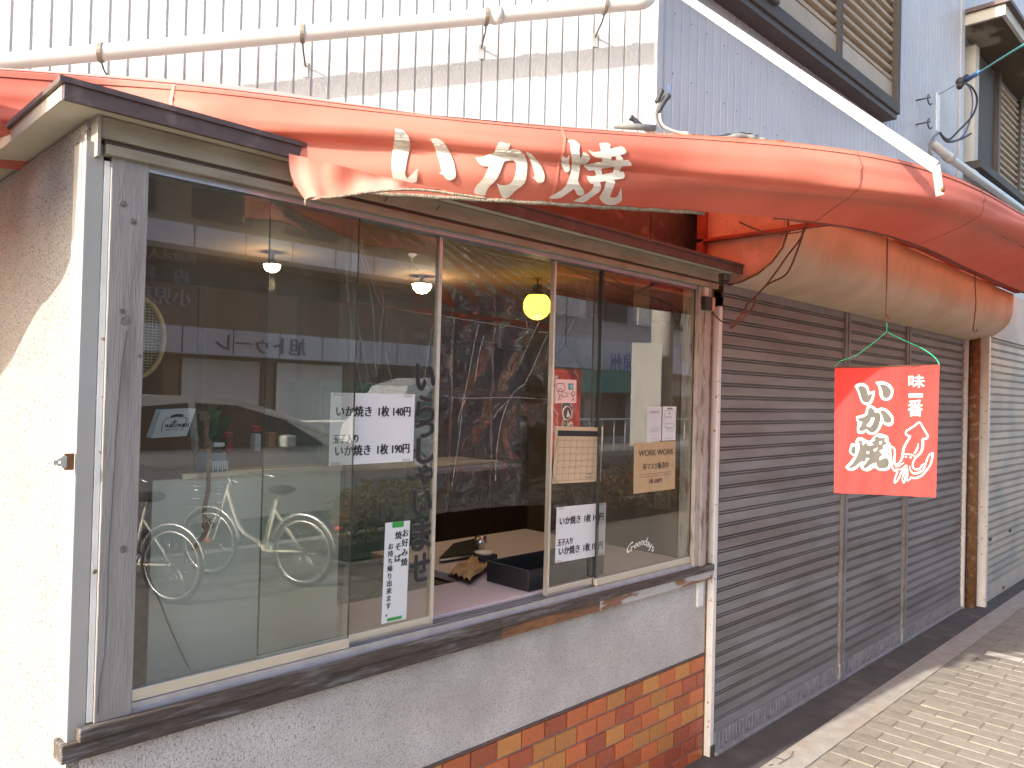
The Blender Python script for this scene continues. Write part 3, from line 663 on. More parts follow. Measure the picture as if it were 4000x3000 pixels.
# lettering traced onto the cloth
def on_cloth(bvh, lift=.0018):
    def f(px, py):
        d = ray(px, py); h = bvh.ray_cast(CAM, d)
        if h[0] is None: return CAM+d*3
        return h[0]-d*(lift/max(.25, abs(d.dot(h[1]))))
    return f
def Z(o, s, lp): return [(o[0]+x_/s, o[1]+y_/s) for x_, y_ in lp]
oi, si = (1500, 480), 4.74; ok, sk = (1840, 520), 5.53; oy, sy = (2130, 520), 4.74
GLY = [
 [Z(oi, si, [(200,215),(235,212),(290,240),(325,262),(360,240),(410,195),(450,250),(478,330),(484,400),(475,490),(450,590),(425,700),(405,820),(390,900),(392,960),(410,1005),(435,1028),(480,985),(620,848),(608,1090),(540,1110),(400,1090),(168,1040),(145,900),(135,780),(140,690),(155,540),(180,400),(192,300)])],
 [Z(oi, si, [(850,303),(920,287),(990,293),(1060,325),(1110,370),(1160,440),(1210,530),(1260,640),(1295,740),(1318,850),(1328,920),(1330,990),(1300,1035),(1240,1065),(1180,1060),(1130,1020),(1100,970),(1060,945),(1020,935),(1055,915),(1060,890),(1045,800),(1015,690),(980,580),(945,470),(900,365)])],
 [Z(ok, sk, [(95,520),(180,525),(260,500),(400,455),(500,425),(520,370),(550,290),(575,250),(640,243),(720,250),(830,280),(820,310),(808,362),(860,355),(940,350),(1030,362),(1090,400),(1150,470),(1195,560),(1215,660),(1215,760),(1205,880),(1190,1000),(1150,1090),(1080,1155),(1000,1210),(930,1270),(880,1330),(810,1390),(730,1410),(670,1385),(640,1330),(600,1220),(575,1140),(555,1085),(600,1110),(680,1128),(760,1125),(830,1100),(880,1055),(920,990),(950,900),(970,800),(978,700),(965,640),(940,605),(890,588),(830,590),(760,600),(712,620),(690,680),(650,780),(610,880),(570,970),(520,1040),(450,1100),(390,1150),(355,1210),(320,1290),(300,1350),(180,1335),(85,1310),(65,1270),(80,1210),(110,1150),(170,1080),(240,1010),(290,930),(340,820),(385,720),(300,718),(230,700),(170,650),(125,590)])],
 [Z(ok, sk, [(1188,400),(1240,415),(1310,460),(1380,530),(1450,620),(1520,720),(1560,810),(1585,890),(1590,970),(1575,1040),(1530,1080),(1470,1090),(1420,1060),(1390,1020),(1360,985),(1315,965),(1355,950),(1370,920),(1360,850),(1330,730),(1290,620),(1240,510),(1205,450)])],
 [Z(oy, sy, [(318,408),(350,440),(382,465),(415,445),(450,400),(442,470),(435,530),(445,580),(460,630),(455,680),(430,720),(400,728),(360,712),(335,660),(310,610),(293,550),(300,490)])],
 [Z(oy, sy, [(410,140),(460,120),(540,130),(590,165),(640,215),(632,290),(630,340),(640,400),(650,480),(690,400),(702,345),(760,370),(800,400),(830,455),(825,490),(780,545),(740,580),(700,582),(643,583),(640,680),(620,790),(605,880),(640,960),(680,1020),(710,1055),(725,1100),(705,1140),(650,1158),(590,1145),(575,1110),(550,1060),(528,1028),(480,1070),(420,1110),(350,1160),(290,1200),(200,1215),(60,1203),(130,1150),(220,1100),(300,1055),(350,1010),(390,960),(425,870),(460,770),(480,680),(495,560),(490,480),(475,350),(460,250),(450,180)])],
 [Z(oy, sy, [(1000,190),(1060,178),(1160,182),(1210,215),(1200,290),(1300,262),(1420,240),(1460,265),(1495,320),(1500,360),(1460,390),(1400,400),(1385,402),(1440,470),(1440,505),(1530,498),(1580,540),(1605,590),(1580,612),(1500,612),(1415,618),(1395,670),(1370,712),(1440,712),(1465,755),(1475,800),(1450,838),(1360,852),(1270,865),(1300,915),(1275,965),(1250,1040),(1215,1130),(1195,1175),(1230,1195),(1300,1195),(1345,1160),(1375,1090),(1398,1010),(1415,1100),(1425,1240),(1380,1285),(1300,1325),(1220,1338),(1130,1325),(1050,1275),(1005,1215),(1005,1170),(1040,1120),(1080,1050),(1105,970),(1125,885),(1010,908),(1035,980),(1030,1040),(1000,1090),(930,1140),(850,1190),(790,1240),(740,1275),(660,1285),(520,1258),(600,1210),(690,1160),(770,1120),(830,1080),(870,1040),(890,980),(897,935),(850,938),(810,905),(780,850),(770,790),(860,800),(940,785),(930,740),(910,685),(810,700),(760,660),(720,620),(705,585),(800,572),(900,555),(960,545),(1052,528),(1050,470),(1000,468),(920,445),(860,400),(820,350),(795,310),(850,335),(900,350),(960,345),(1030,335),(1020,280)]),
  Z(oy, sy, [(1225,438),(1305,430),(1310,500),(1222,508)]), Z(oy, sy, [(1030,660),(1280,625),(1250,730),(1048,768),(1050,720)])],
]
fcl = on_cloth(bvh_aw, .0045)
for g in GLY:
    vs, fs = fill2d(g, 7); place(fcl, [(vs, fs)]).build('brush_stroke', 'letter_white', aw, fix=False)
fcl2 = on_cloth(bvh_aw, .003)
for g in ([Z(oi, si, [(203,105),(262,112),(320,122),(372,152),(408,190),(360,238),(325,260),(290,238),(235,210),(202,208),(210,160)])],
          [Z(ok, sk, [(575,250),(600,205),(650,185),(720,205),(780,235),(845,222),(838,280),(720,250),(640,243)])]):
    vs, fs = fill2d(g, 7); place(fcl2, [(vs, fs)]).build('worn_patch', 'letter_worn', aw, fix=False)
# support rods of the awning
def flatbar(pts, wv, tv, name, m, parent):
    b = MB()
    for a, c in zip(pts[:-1], pts[1:]):
        a, c = Vector(a), Vector(c); d = (c-a).normalized(); u_ = wv-d*wv.dot(d); u_.normalize(); n_ = d.cross(u_)
        b.obox(a-u_*tv[0]/2-n_*tv[1]/2, c-a, u_*tv[0], n_*tv[1])
    return b.build(name, m, parent)
e0 = PY(2600, -62, 1.99); e1 = PY(3655, 652, .665); e2 = PY(3672, 762, .665)
st = thing('awning_stay', 'flat white steel bar holding up the front corner of the orange awning', 'support bar', tuple(e1))
flatbar([e0, e1], Vector((0, 0, 1)), (.030, .006), 'bar', 'pvc', st); flatbar([e1+Vector((0,0,.004)), e2], rt, (.020, .005), 'bent_foot', 'pvc', st)
MB().lathe(e2+Vector((0, -.004, .015)), [(0, -.006), (.009, -.005), (.009, .002)], 8, 'y').build('rusty_bolt', 'rust', st)
# cables lying on the awning at the building corner
cab = thing('cable_bundle', 'taped cable ends bunched on the awning at the building corner', 'cables', tuple(PC(2620, 530, -.3)))
def cpts(P, off): return curve([PC(x_, y_, off) for x_, y_ in P], 5)
MB().tube(cpts([(2740, 535), (2660, 532), (2590, 510), (2560, 450), (2575, 400), (2590, 372)], -.48), .006, 7).build('grey_cable', 'cable_grey', cab)
MB().tube(cpts([(2700, 540), (2650, 540), (2600, 525), (2570, 480), (2565, 440), (2580, 400)], -.48), .006, 7).build('grey_cable', 'cable_grey', cab)
MB().tube(cpts([(2690, 520), (2640, 515), (2590, 490), (2577, 450), (2585, 410)], -.48), .005, 7).build('cream_cable', 'cable_cream', cab)
MB().tube(cpts([(2690, 528), (2620, 530), (2560, 520), (2520, 500), (2505, 490)], -.48), .006, 7).build('cream_cable', 'cable_cream', cab)
MB().tube(cpts([(2650, 542), (2590, 540), (2540, 525), (2515, 502)], -.48), .005, 7).build('cream_cable', 'cable_cream', cab)
for P in ([(2570, 440), (2592, 400), (2612, 372)], [(2565, 400), (2578, 370), (2584, 352)], [(2508, 495), (2480, 470), (2462, 458)]):
    MB().tube(cpts(P, -.48), [.010]*8+[.012]*3, 8).build('taped_end', 'cable_dark', cab)
MB().tube(cpts([(2618, 370), (2612, 340), (2616, 325), (2619, 345), (2614, 365)], -.48), .0018, 5).build('tie_wire', 'cable_blue', cab)
MB().tube(cpts([(2365, 500), (2380, 480), (2415, 455), (2425, 430), (2426, 392)], -.48), .0015, 5).build('tie_wire', 'cable_grey', cab)
gp = thing('grey_conduit', 'short grey conduit behind the top edge of the awning', 'pipe', tuple(PC(2450, 500, -.15)))
MB().tube([PC(2400, 490, -.5), PC(2560, 500, -.5)], .012, 10).build('tube', 'cable_grey', gp)
wr = thing('wrapped_cable', 'grey fabric-wrapped cable lying along the top of the awning below the grey wall', 'cable', tuple(PY(2900, 545, 1.75)))
MB().tube(curve([onp(x_, y_-4, NW, CW-.62) for x_, y_ in ((2680, 540), (2780, 548), (2900, 535), (2960, 548), (3010, 560), (3060, 572))], 6), [.010+.003*math.sin(i*1.3) for i in range(31)], 8).build('wrap', 'cable_grey', wr)
MB().tube(curve([onp(x_, y_-11, NW, CW-.62) for x_, y_ in ((2700, 540), (2780, 546), (2900, 533), (2960, 545))], 6), [.005+.002*math.sin(i*2.3) for i in range(19)], 6).build('dark_tape', 'cable_dark', wr)
lf = thing('fallen_leaf', 'dry orange leaf lying on the edge of the awning top', 'leaf', tuple(aw_pt(find_s(3160), .1, 'top')))
p_ = aw_pt(find_s(3150), .12, 'top')+Vector((0, 0, .008)); MB().add([p_, p_+Vector((.025, -.012, .006)), p_+Vector((.045, -.03, -.002)), p_+Vector((.02, -.025, .001))], [(0,1,2,3)]).build('blade', 'orange_thing', lf)

# ================================================================ STALL (the box with the window)
ki = thing('snack_stall', 'stucco-faced snack stall with a wide sliding window and a tiled foot', 'stall', (.52, Y0, 0))
fwall = MB(); fwall.box((.545, Y0, .45), (3.035, Y0+.10, .775)).build('front_wall', 'stucco', ki)
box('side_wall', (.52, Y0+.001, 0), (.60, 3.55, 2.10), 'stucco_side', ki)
base = box('tile_base', (.545, Y0+.004, 0), (3.035, Y0+.10, .4495), 'grout', ki)
box('tile_trim', (.546, Y0-.004, .441), (3.034, Y0+.003, .4495), 'fascia', ki)
tp, th_ = .1145, .0668
def tile_mesh(w_):
    b = MB(); e = .0025
    b.add([(0,0,0),(w_,0,0),(w_,0,.0605),(0,0,.0605),(e,-.006,e),(w_-e,-.006,e),(w_-e,-.006,.0605-e),(e,-.006,.0605-e)], [(0,1,5,4),(1,2,6,5),(2,3,7,6),(3,0,4,7),(4,5,6,7)]); return b
meshes = {}
for m_ in ('tile_orange', 'tile_ochre', 'tile_dark'):
    for w_ in (.109, .0515):
        o = tile_mesh(w_).build('tile', m_); meshes[(m_, w_)] = o.data; bpy.data.objects.remove(o)
rowm = ['ODOODOYOYOOYOYOO', '', '']
ro = random.Random(11)
pat = {0: 'OYOYOYOODOYDOYYOYOODYOO', 1: 'DOYODOOYYDOYYOOYOOYOYOD', 2: 'OOYOOYDOYYODOYOYYDOYOOY', 3: 'YOYYODOOYODYYOYDOYOODOY', 4: 'DDYOODYOYODOOYDODYOYYOD', 5: 'DDDYDOODDYODOYDDOYDODOY', 6: 'ODDODYDDOODYDODYOODDODD'}
cm = {'O': 'tile_orange', 'Y': 'tile_ochre', 'D': 'tile_dark'}
for r_ in range(7):
    z = .4405-.0635-(r_)*th_+.001; x = 3.033; q = 0
    if z < -.03: break
    if r_ % 2: x -= .0515; o = bpy.data.objects.new('tile', meshes[(cm[pat[r_][0]], .0515)]); C.objects.link(o); o.parent = base; o.location = Vector((x, Y0+.0035, max(z, .0)))-wloc(base); x -= tp-.109
    while x-.109 > .55:
        x -= .109; m_ = cm[pat[r_][q % 23]]; q += 1
        o = bpy.data.objects.new('tile', meshes[(m_, .109)]); C.objects.link(o); o.parent = base; o.location = Vector((x, Y0+.0035, z))-wloc(base); x -= tp-.109
# corner trims and posts
box('corner_angle', (.512, Y0-.022, .80), (.548, Y0+.0005, 2.055), 'alu_white', ki, .002)
box('corner_angle_side', (.5115, Y0+.0007, .80), (.5195, Y0+.05, 2.055), 'alu_white', ki)
box('corner_base', (.513, Y0-.022, .775), (.545, Y0+.03, .7995), 'trim_white', ki)
box('cream_strip', (.549, Y0-.024, .845), (.560, Y0+.02, 2.02), 'trim_white', ki)
box('wood_post', (.561, Y0-.03, .842), (.637, Y0+.05, 2.035), 'wood_grey', ki, .002)
crk = MB()
cp = [PY(x_, y_, Y0-.0308) for x_, y_ in ((497, 1290), (480, 1400), (470, 1500), (462, 1600), (452, 1720), (448, 1820), (440, 1930), (432, 2060), (424, 2180), (420, 2320), (415, 2450), (408, 2560), (388, 2680), (382, 2790))]
crk.tube(cp, .0005, 5).build('wood_crack', 'dark_seal', ki)
for x_, y_, r_ in ((487, 1250, .011), (480, 795, .008), (520, 865, .007), (476, 1215, .006), (545, 1390, .004), (370, 2233, .005), (480, 2145, .008)):
    p = PY(x_, y_, Y0-.0302); MB().lathe(p, [(0, -.0012), (r_*.35, -.0016), (r_*.6, -.0006), (r_*.85, -.0018), (r_, .0005)], 14, 'y').build('knot', 'wood_knot', ki)
# sill boards
box('upper_sill', (.53, Y0-.045, .815), (3.03, Y0+.05, .842), 'wood_sill', ki, .003)
sill = MB(); sill.box((.50, Y0-.035, .7755), (1.75, Y0+.02, .8145)); sill.build('lower_sill', 'wood_sill', ki, .003)
box('lower_sill', (1.751, Y0-.035, .776), (2.25, Y0+.02, .8145), 'wood_brown', ki, .003)
box('lower_sill', (2.251, Y0-.035, .7755), (3.03, Y0+.02, .8145), 'wood_peel', ki, .003)
# aluminium tracks
for i, yy in enumerate((Y0-.018, Y0+.002, Y0+.022, Y0+.042)):
    box('bottom_track', (.638, yy-.0025, .8425), (2.92, yy+.0025, .862), 'alu_track', ki)
box('track_base', (.638, Y0-.028, .8422), (2.92, Y0+.06, .8472), 'alu_track', ki)
# head: two boards with a groove, top track
box('head_board', (.535, Y0-.04, 2.062), (3.02, Y0+.06, 2.108), 'lintel', ki, .003)
box('head_groove', (.545, Y0-.032, 2.052), (3.01, Y0+.06, 2.0615), 'wood_dark', ki)
box('head_rail', (.545, Y0-.042, 2.030), (3.02, Y0+.06, 2.0515), 'lintel', ki, .002)
box('head_end_cap', (.528, Y0-.043, 2.022), (.5345, Y0+.02, 2.11), 'wood_grey', ki)
for i, yy in enumerate((Y0-.018, Y0+.002, Y0+.022)):
    box('top_track', (.638, yy-.002, 2.016), (2.92, yy+.002, 2.0295), 'alu_track', ki)
# roof
box('roof_slab', (.455, 1.705, 2.109), (3.12, 3.2, 2.135), 'eave_cream', ki)
box('roof_covering', (.448, 1.698, 2.1355), (3.13, 3.2, 2.145), 'fascia', ki)
box('front_fascia', (.45, 1.692, 2.104), (3.13, 1.7045, 2.1352), 'fascia', ki)
box('drip_edge', (.44, 1.686, 2.1358), (3.14, 1.6975, 2.147), 'fascia', ki)
box('side_fascia', (.449, 1.7055, 2.106), (.4545, 3.2, 2.1352), 'eave_cream', ki)
box('side_drip_edge', (.441, 1.6985, 2.1358), (.4475, 3.2, 2.147), 'fascia', ki)
for px_, py_ in ((1505, 785), (1705, 820)):
    p = PY(px_, py_, 1.745); MB().tube([p, p+Vector((-.012, -.03, .006))], .0018, 5).build('bent_nail', 'dark_metal', ki)
# right-hand jambs
box('alu_jamb', (2.885, Y0-.03, .8475), (2.925, Y0+.05, 2.0295), 'jamb_paint', ki, .002)
box('painted_jamb', (2.9255, Y0-.035, .8425), (2.962, Y0+.05, 2.0295), 'jamb_paint', ki, .002)
box('painted_jamb', (2.9625, Y0-.028, .8425), (2.985, Y0+.05, 2.0295), 'jamb_paint', ki, .002)
box('rusty_strip', (2.9855, Y0-.012, .8425), (3.028, Y0+.05, 2.10), 'rust', ki)
box('rusty_strip', (3.0352, Y0-.002, .0), (3.046, Y0+.05, .8), 'rust', ki)
box('small_plate', (2.955, Y0-.012, .66), (3.0, Y0-.0005, .768), 'trim_white', ki, .002)
# latch on the side wall
la = thing('rusty_latch', 'small rusty hasp sticking out of the stall corner post', 'latch', tuple(PX(350, 1795, .51)))
pL = Vector((.508, Y0-.01, PY(350, 1797, Y0).z))
box('hasp_plate', (pL.x-.016, pL.y-.012, pL.z-.017), (pL.x+.002, pL.y-.009, pL.z+.017), 'rust', la)
hs = MB(); vs, fs = fill2d([[(0,-14),(18,-14),(22,-9),(38,-9),(40,-5),(55,-5),(58,0),(55,5),(40,5),(38,9),(22,9),(18,14),(0,14)], [(25,-3),(36,-3),(36,3),(25,3)]])
hs.add([Vector((pL.x-.012-v.x*.00075*.6, pL.y-.012-v.x*.00012, pL.z-v.y*.0009)) for v in vs], fs); hs.build('hasp_tongue', 'chrome', la, fix=False)

# ---------------------------------------------------------------- sliding windows
def sash(name, label, x0, x1, yy, left=None, right=None):
    s = thing(name, label, 'sliding window', (x0, yy, .848))
    box('glass_pane', (x0+.001, yy-.0025, .889), (x1-.001, yy+.0025, 2.0155), 'glass', s)
    box('bottom_rail', (x0, yy-.008, .8622), (x1, yy+.008, .8888), 'alu', s, .0015)
    for ex in ((x0,) if not left else ())+((x1-.0012,) if not right else ()): box('pane_edge', (ex-.0001, yy-.0032, .889), (ex+.0011, yy+.0032, 2.0155), 'dark_seal', s)
    if left: box('stile', (x0-.010, yy-.009, .8622), (x0, yy+.009, 2.0155), left, s)
    if right: box('stile', (x1, yy-.009, .8622), (x1+.012, yy+.009, 2.0155), right, s)
    return s
sash('sliding_window', 'leftmost glass sash, beside the grey timber post with the rope behind it', .639, 1.195, Y0-.008)
sash('sliding_window', 'glass sash carrying the price sheet and black brush characters', .945, 1.487, Y0+.012, right='alu')
sash('sliding_window', 'glass sash with the calendar and the small pink card', 2.012, 2.268, Y0+.012, left='alu', right='dark_seal')
sash('sliding_window', 'rightmost glass sash with kraft paper notice and white script lettering', 2.25, 2.884, Y0-.008)

# ================================================================ ROOM BEHIND
room = thing('stall_interior', 'dim brown room seen through the stall window', 'room', (1.8, 3, 0))
box('floor', (.601, Y0+.11, -.01), (4.2, 4.4, .015), 'room_floor', room)
box('back_wall', (.601, 4.2, .016), (4.2, 4.3, 2.099), 'room_wall', room)
box('right_wall', (4.1, 2.2, .016), (4.2, 4.199, 2.099), 'room_wall', room)
box('front_partition', (3.05, 1.95, .016), (4.099, 2.0, 2.099), 'room_wall', room)
box('ceiling', (.601, Y0+.075, 2.0995), (4.2, 4.4, 2.1085), 'room_ceiling', room)
box('side_lining', (.601, Y0+.11, .016), (.612, 4.199, 2.099), 'room_wall', room)
for xx in (1.2, 1.8, 2.4, 3.0, 3.6): box('wall_batten', (xx, 4.185, .016), (xx+.03, 4.1995, 2.099), 'wood_dark', room)
# counter along the window
ct = thing('serving_counter', 'pale lilac serving counter just inside the open window', 'counter', (2.0, 1.95, .86))
zc = .868
MB().box((1.2, Y0+.05, zc-.03), (2.9, 2.13, zc)).build('counter_top', 'counter', ct, .003)
pa = PZ(1840, 2270, zc); pb = PZ(2020, 2190, zc)
box('counter_front', (1.2, 2.10, .016), (2.9, 2.12, zc-.0305), 'wood_dark', ct)
box('counter_wing', (1.95, 2.1305, zc-.03), (2.9, 2.75, zc), 'counter', ct, .003)
# griddle shelf at left with grey board behind the first pane
bd = thing('grey_green_board', 'flat grey-green board standing behind the left pane, aluminium strip on top', 'board', (.9, 1.86, .86))
yb = 1.862
bx0 = PY(515, 2400, yb).x; bx1 = PY(1312, 2490, yb).x; bz = PY(1290, 1838, yb).z
box('board', (.705, yb, .862), (bx1, yb+.012, bz), 'board_green', bd)
box('top_strip', (PY(710, 1838, yb).x, yb-.006, bz+.0005), (bx1, yb+.02, bz+.012), 'alu', bd)
box('rail_behind', (.62, yb+.013, bz-.03), (PY(720, 1838, yb).x, yb+.04, bz+.01), 'wood_dark', bd)
box('dark_edge', (.645, yb+.012, .862), (.7045, yb+.03, bz), 'wood_dark', bd)
for x_, y_ in ((755, 1866), (1240, 1840)):
    p = PY(x_, y_, yb-.001); MB().lathe(p, [(0, -.004), (.006, -.003), (.0075, .001)], 12, 'y').build('screw', 'alu', bd)
# shelf with jar, cards etc
sh = thing('inner_shelf', 'shelf behind the left pane holding a jar of greenery and cards', 'shelf', (.9, 1.95, bz))
box('shelf_board', (.62, yb+.041, bz-.035), (1.9, 2.15, bz-.01), 'wood_dark', sh)
zs = bz-.01
jp = PY(830, 1760, 1.95)
jar = thing('glass_jar', 'blue-grey printed jar with a plant behind the hanging rope', 'jar', (jp.x, 1.95, zs))
MB().lathe((jp.x, 1.95, zs), [(0, 0), (.036, 0), (.038, .01), (.038, .055), (.030, .065)], 20).build('jar_body', 'jar_blue', jar)
js = MB()
for k in range(9):
    a = k*.7; js.box((jp.x-.028+k*.006, 1.95-.0385-.0004, zs+.02+.003*(k % 2)), (jp.x-.024+k*.006, 1.95-.038, zs+.045))
js.build('jar_print', 'ink_white', jar)
pl = thing('potted_greenery', 'sprigs of green leaves standing in the jar behind the pane', 'plant', (jp.x, 1.95, zs+.06))
stem = MB()
lfm = MB(); lfm.add([(0,0,0),(.012,.004,.03),(0,.0,.07),(-.012,-.004,.03)], [(0,1,2,3)])
lo = lfm.build('leaf_blade', 'leaf', pl, fix=False); lme = lo.data; bpy.data.objects.remove(lo)
lme.transform(Matrix.Translation(wloc(pl)))
rr = random.Random(3)
for k in range(26):
    o = bpy.data.objects.new('leaf_blade', lme); C.objects.link(o); o.parent = pl; o.location = (rr.uniform(-.03, .03), rr.uniform(-.02, .02), rr.uniform(0, .09)); o.rotation_euler = (rr.uniform(-.7, .7), rr.uniform(-.7, .7), rr.uniform(0, 6)); s_ = rr.uniform(.5, 1.1); o.scale = (s_, s_, s_)
for dx in (-.01, .005, .02): stem.tube([(jp.x+dx*.4, 1.95, zs+.05), (jp.x+dx, 1.95, zs+.16)], .0015, 5)
stem.build('stems', 'leaf', pl)
tall = MB(); tall.grid(lambda u, t: Vector((jp.x-.01+.012*math.sin(math.pi*t)*(u-.5)*2, 1.94, zs+.07+t*.13)), 2, 8); tall.build('long_leaf', 'leaf', pl, fix=False)
# cards
cp1 = [PY(x_, y_, 1.92) for x_, y_ in ((628, 1603), (765, 1597), (590, 1712))]
cdt = thing('leaflet_stack', 'tilted white leaflets with a black cactus emblem behind the left pane', 'leaflets', tuple(cp1[0]))
S = Sheet(cp1[0], cp1[1], cp1[2], 'leaflet', 'paper', cdt)
for k in (1, 2): 
    dv = Vector((-.004*k, .004*k, .001*k)); MB().obox(cp1[0]+dv, cp1[1]-cp1[0], cp1[2]-cp1[0], Vector((0, .0008, 0))).build('leaflet', 'paper', cdt)
W_, H_ = S.w, S.h
S.line([(W_*.22, H_*.78), (W_*.22, H_*.32), (W_*.80, H_*.32), (W_*.80, H_*.78)], .0016, 'ink'); S.line([(W_*.35, H_*.26), (W_*.5, H_*.2), (W_*.7, H_*.24)], .006, 'ink')
S.line([(W_*.5, H_*.38), (W_*.5, H_*.52)], .004, 'ink'); S.line([(W_*.42, H_*.42), (W_*.44, H_*.48), (W_*.5, H_*.48)], .002, 'ink'); S.line([(W_*.58, H_*.40), (W_*.56, H_*.45), (W_*.5, H_*.45)], .002, 'ink')
S.text('PUKU PUKU', W_*.27, H_*.65, .0085, 'ink', wfac=.9, bold=.08); S.text('original goods', W_*.30, H_*.74, .004, 'ink')
# rope
rp_ = thing('hanging_rope', 'knotted brown rope hanging inside the left pane', 'rope', tuple(PY(800, 1600, 1.835)))
rpx = [(778, 1610), (800, 1625), (808, 1660), (805, 1700), (815, 1740), (818, 1790), (815, 1850), (812, 1920), (800, 1980), (800, 2030), (812, 2065)]
for ph in (0, 2.1, 4.2):
    P = curve([PY(x_, y_, 1.835) for x_, y_ in rpx], 9); MB().tube([p+Vector((.0032*math.cos(i*.9+ph), .0032*math.sin(i*.9+ph), 0)) for i, p in enumerate(P)], .0030, 6).build('strand', 'rope_brown', rp_)
MB().tube(curve([PY(x_, y_, 1.835) for x_, y_ in ((812, 2065), (795, 2090), (775, 2120), (755, 2150))], 5), .005, 7).build('rope_end', 'rope_brown', rp_)
for x_, y_, q in ((812, 2045, .011), (816, 1735, .008), (800, 1625, .009)):
    p = PY(x_, y_, 1.833); kb = MB(); kb.tube([p+Vector((q*math.cos(a)*1.0, q*.5*math.sin(2*a), q*math.sin(a))) for a in [i*2*math.pi/14 for i in range(15)]], .004, 6); kb.build('knot', 'rope_brown', rp_)
cable = thing('thin_cable', 'thin grey cable trailing down the inside of the left pane', 'cable', tuple(PY(650, 2300, 1.82)))
MB().tube(curve([PY(x_, y_, 1.845) for x_, y_ in ((535, 2020), (560, 2150), (590, 2270), (625, 2350), (660, 2440), (700, 2530), (742, 2620))], 6), .0022, 6).build('cable_run', 'cable_grey', cable)
# small things on the shelf
def small(name, label, cat, px0, px1, py0, py1, yy, m):
    a = PY(px0, py0, yy); b_ = PY(px1, py1, yy); t = thing(name, label, cat, (a.x, yy, b_.z)); MB().box((a.x, yy, b_.z), (b_.x, yy+.03, a.z)).build('body', m, t, .004); return t
small('battery_box', 'small white printed battery box leaning on the jar', 'box', 835, 880, 1730, 1746, 1.905, 'white_plastic')
t = small('red_can', 'red canister right of the jar of greenery', 'canister', 885, 910, 1690, 1775, 1.99, 'red_thing')
t = small('red_packet', 'red packet hanging behind the middle of the left pane', 'packet', 995, 1025, 1665, 1690, 2.03, 'red_thing')
t = small('orange_packet', 'orange packet right of the red packet on the shelf', 'packet', 1050, 1082, 1690, 1745, 2.03, 'orange_thing')
t = small('white_label_box', 'pale blue upright box between the red and orange packets', 'box', 998, 1020, 1695, 1765, 2.0, 'white_plastic')
# woven strainer
sx = PY(470, 1320, 1.90); stn = thing('bamboo_strainer', 'round bamboo strainer with yellow rim half hidden behind the timber post', 'strainer', tuple(sx))
c = PY(520, 1315, 1.90); rx, rz = PY(640, 1315, 1.9).x-c.x, PY(520, 1155, 1.9).z-c.z
MB().tube([c+Vector((rx*math.cos(a), 0, rz*math.sin(a))) for a in [i*2*math.pi/40 for i in range(41)]], .0065, 8, False).build('rim', 'straw', stn)
wv = MB()
for i in range(-13, 14):
    h = i/14; x_ = rx*math.sqrt(1-h*h); wv.tube([c+Vector((-x_, .004*math.sin(i), rz*h)), c+Vector((x_, .004, rz*h))], .0012, 4)
for i in range(-7, 8):
    h = i/8; z_ = rz*math.sqrt(1-h*h); wv.tube([c+Vector((rx*h, .002, -z_)), c+Vector((rx*h, .002, z_))], .0010, 4)
wv.build('weave', 'straw_light', stn)
# lamps
def lamp_light(p, r_, c, e):
    l = bpy.data.lights.new('bulb', 'POINT'); l.energy = e; l.color = c; l.shadow_soft_size = .03; o = bpy.data.objects.new('bulb', l); C.objects.link(o); o.location = p-Vector((0, 0, r_+.04))
def dome(px, py, yy, label, m='lamp_warm', pxr=30, glow=None):
    p = PY(px, py, yy); r_ = abs(PY(px+pxr, py, yy).x-PY(px-pxr, py, yy).x)/2*.88
    t = thing('ceiling_lamp', label, 'lamp', tuple(p), 'lit lamps inside the stall')
    return t, p, r_
for px_, py_, lab in ((1063, 1035, 'left lit white dome lamp inside the stall'), (1648, 1112, 'lit white dome lamp nearest the middle stile')):
    t, p, r_ = dome(px_, py_, 2.9, lab, pxr=34)
    MB().lathe(p, [(0.0, -r_*.95), (r_*.5, -r_*.82), (r_*.85, -r_*.5), (r_, 0)], 20).build('globe', 'lamp_warm', t); lamp_light(p, r_, (1, .74, .42), .7)
    MB().lathe(p, [(r_*1.0, .001), (r_*.5, .012), (.008, .02), (.006, 2.099-p.z)], 16).build('fitting', 'room_wall', t)
t, p, r_ = dome(2098, 1195, 2.5, 'round yellow lit lamp near the right side of the opening', pxr=42)
MB().sphere(p, r_, 20, 12, z1=.75).build('globe', 'lamp_yellow', t); lamp_light(p, r_, (1, .75, .35), .25); MB().lathe(p, [(r_*.66, r_*.76), (.03, r_*1.0), (.02, r_*1.5), (.004, r_*1.55), (.004, 2.099-p.z)], 12).build('fitting', 'black', t)
# black tray, wrapped bag, frame, dish
tr = thing('black_tray', 'black plastic crate on the counter behind the right stile', 'crate', (2.0, 1.95, zc))
a = PZ(1975, 2290, zc); 
tr0 = Vector((a.x, a.y-.0, zc)); 
tb = MB(); X0, X1, Ya, Yb, hh = a.x, a.x+.42, a.y-.12, a.y+.10, .075
Ya = max(Ya, Y0+.065)
tb.box((X0, Ya, zc), (X1, Ya+.006, zc+hh)); tb.box((X0, Yb-.006, zc), (X1, Yb, zc+hh)); tb.box((X0, Ya+.0062, zc), (X0+.006, Yb-.0062, zc+hh)); tb.box((X1-.006, Ya+.0062, zc), (X1, Yb-.0062, zc+hh)); tb.box((X0+.0062, Ya+.0062, zc), (X1-.0062, Yb-.0062, zc+.006))
tb.build('crate_body', 'black_tray', tr, .002)
bg = thing('paper_bag', 'crumpled brown paper bags lying on a tray on the counter', 'paper bag', tuple(PZ(1840, 2240, zc)))
o3 = PZ(1780, 2250, zc); o4 = PZ(1900, 2200, zc+.0)
q0 = [PZ(x_, y_, zc+.012) for x_, y_ in ((1757, 2246), (1833, 2277), (1915, 2215), (1838, 2190))]
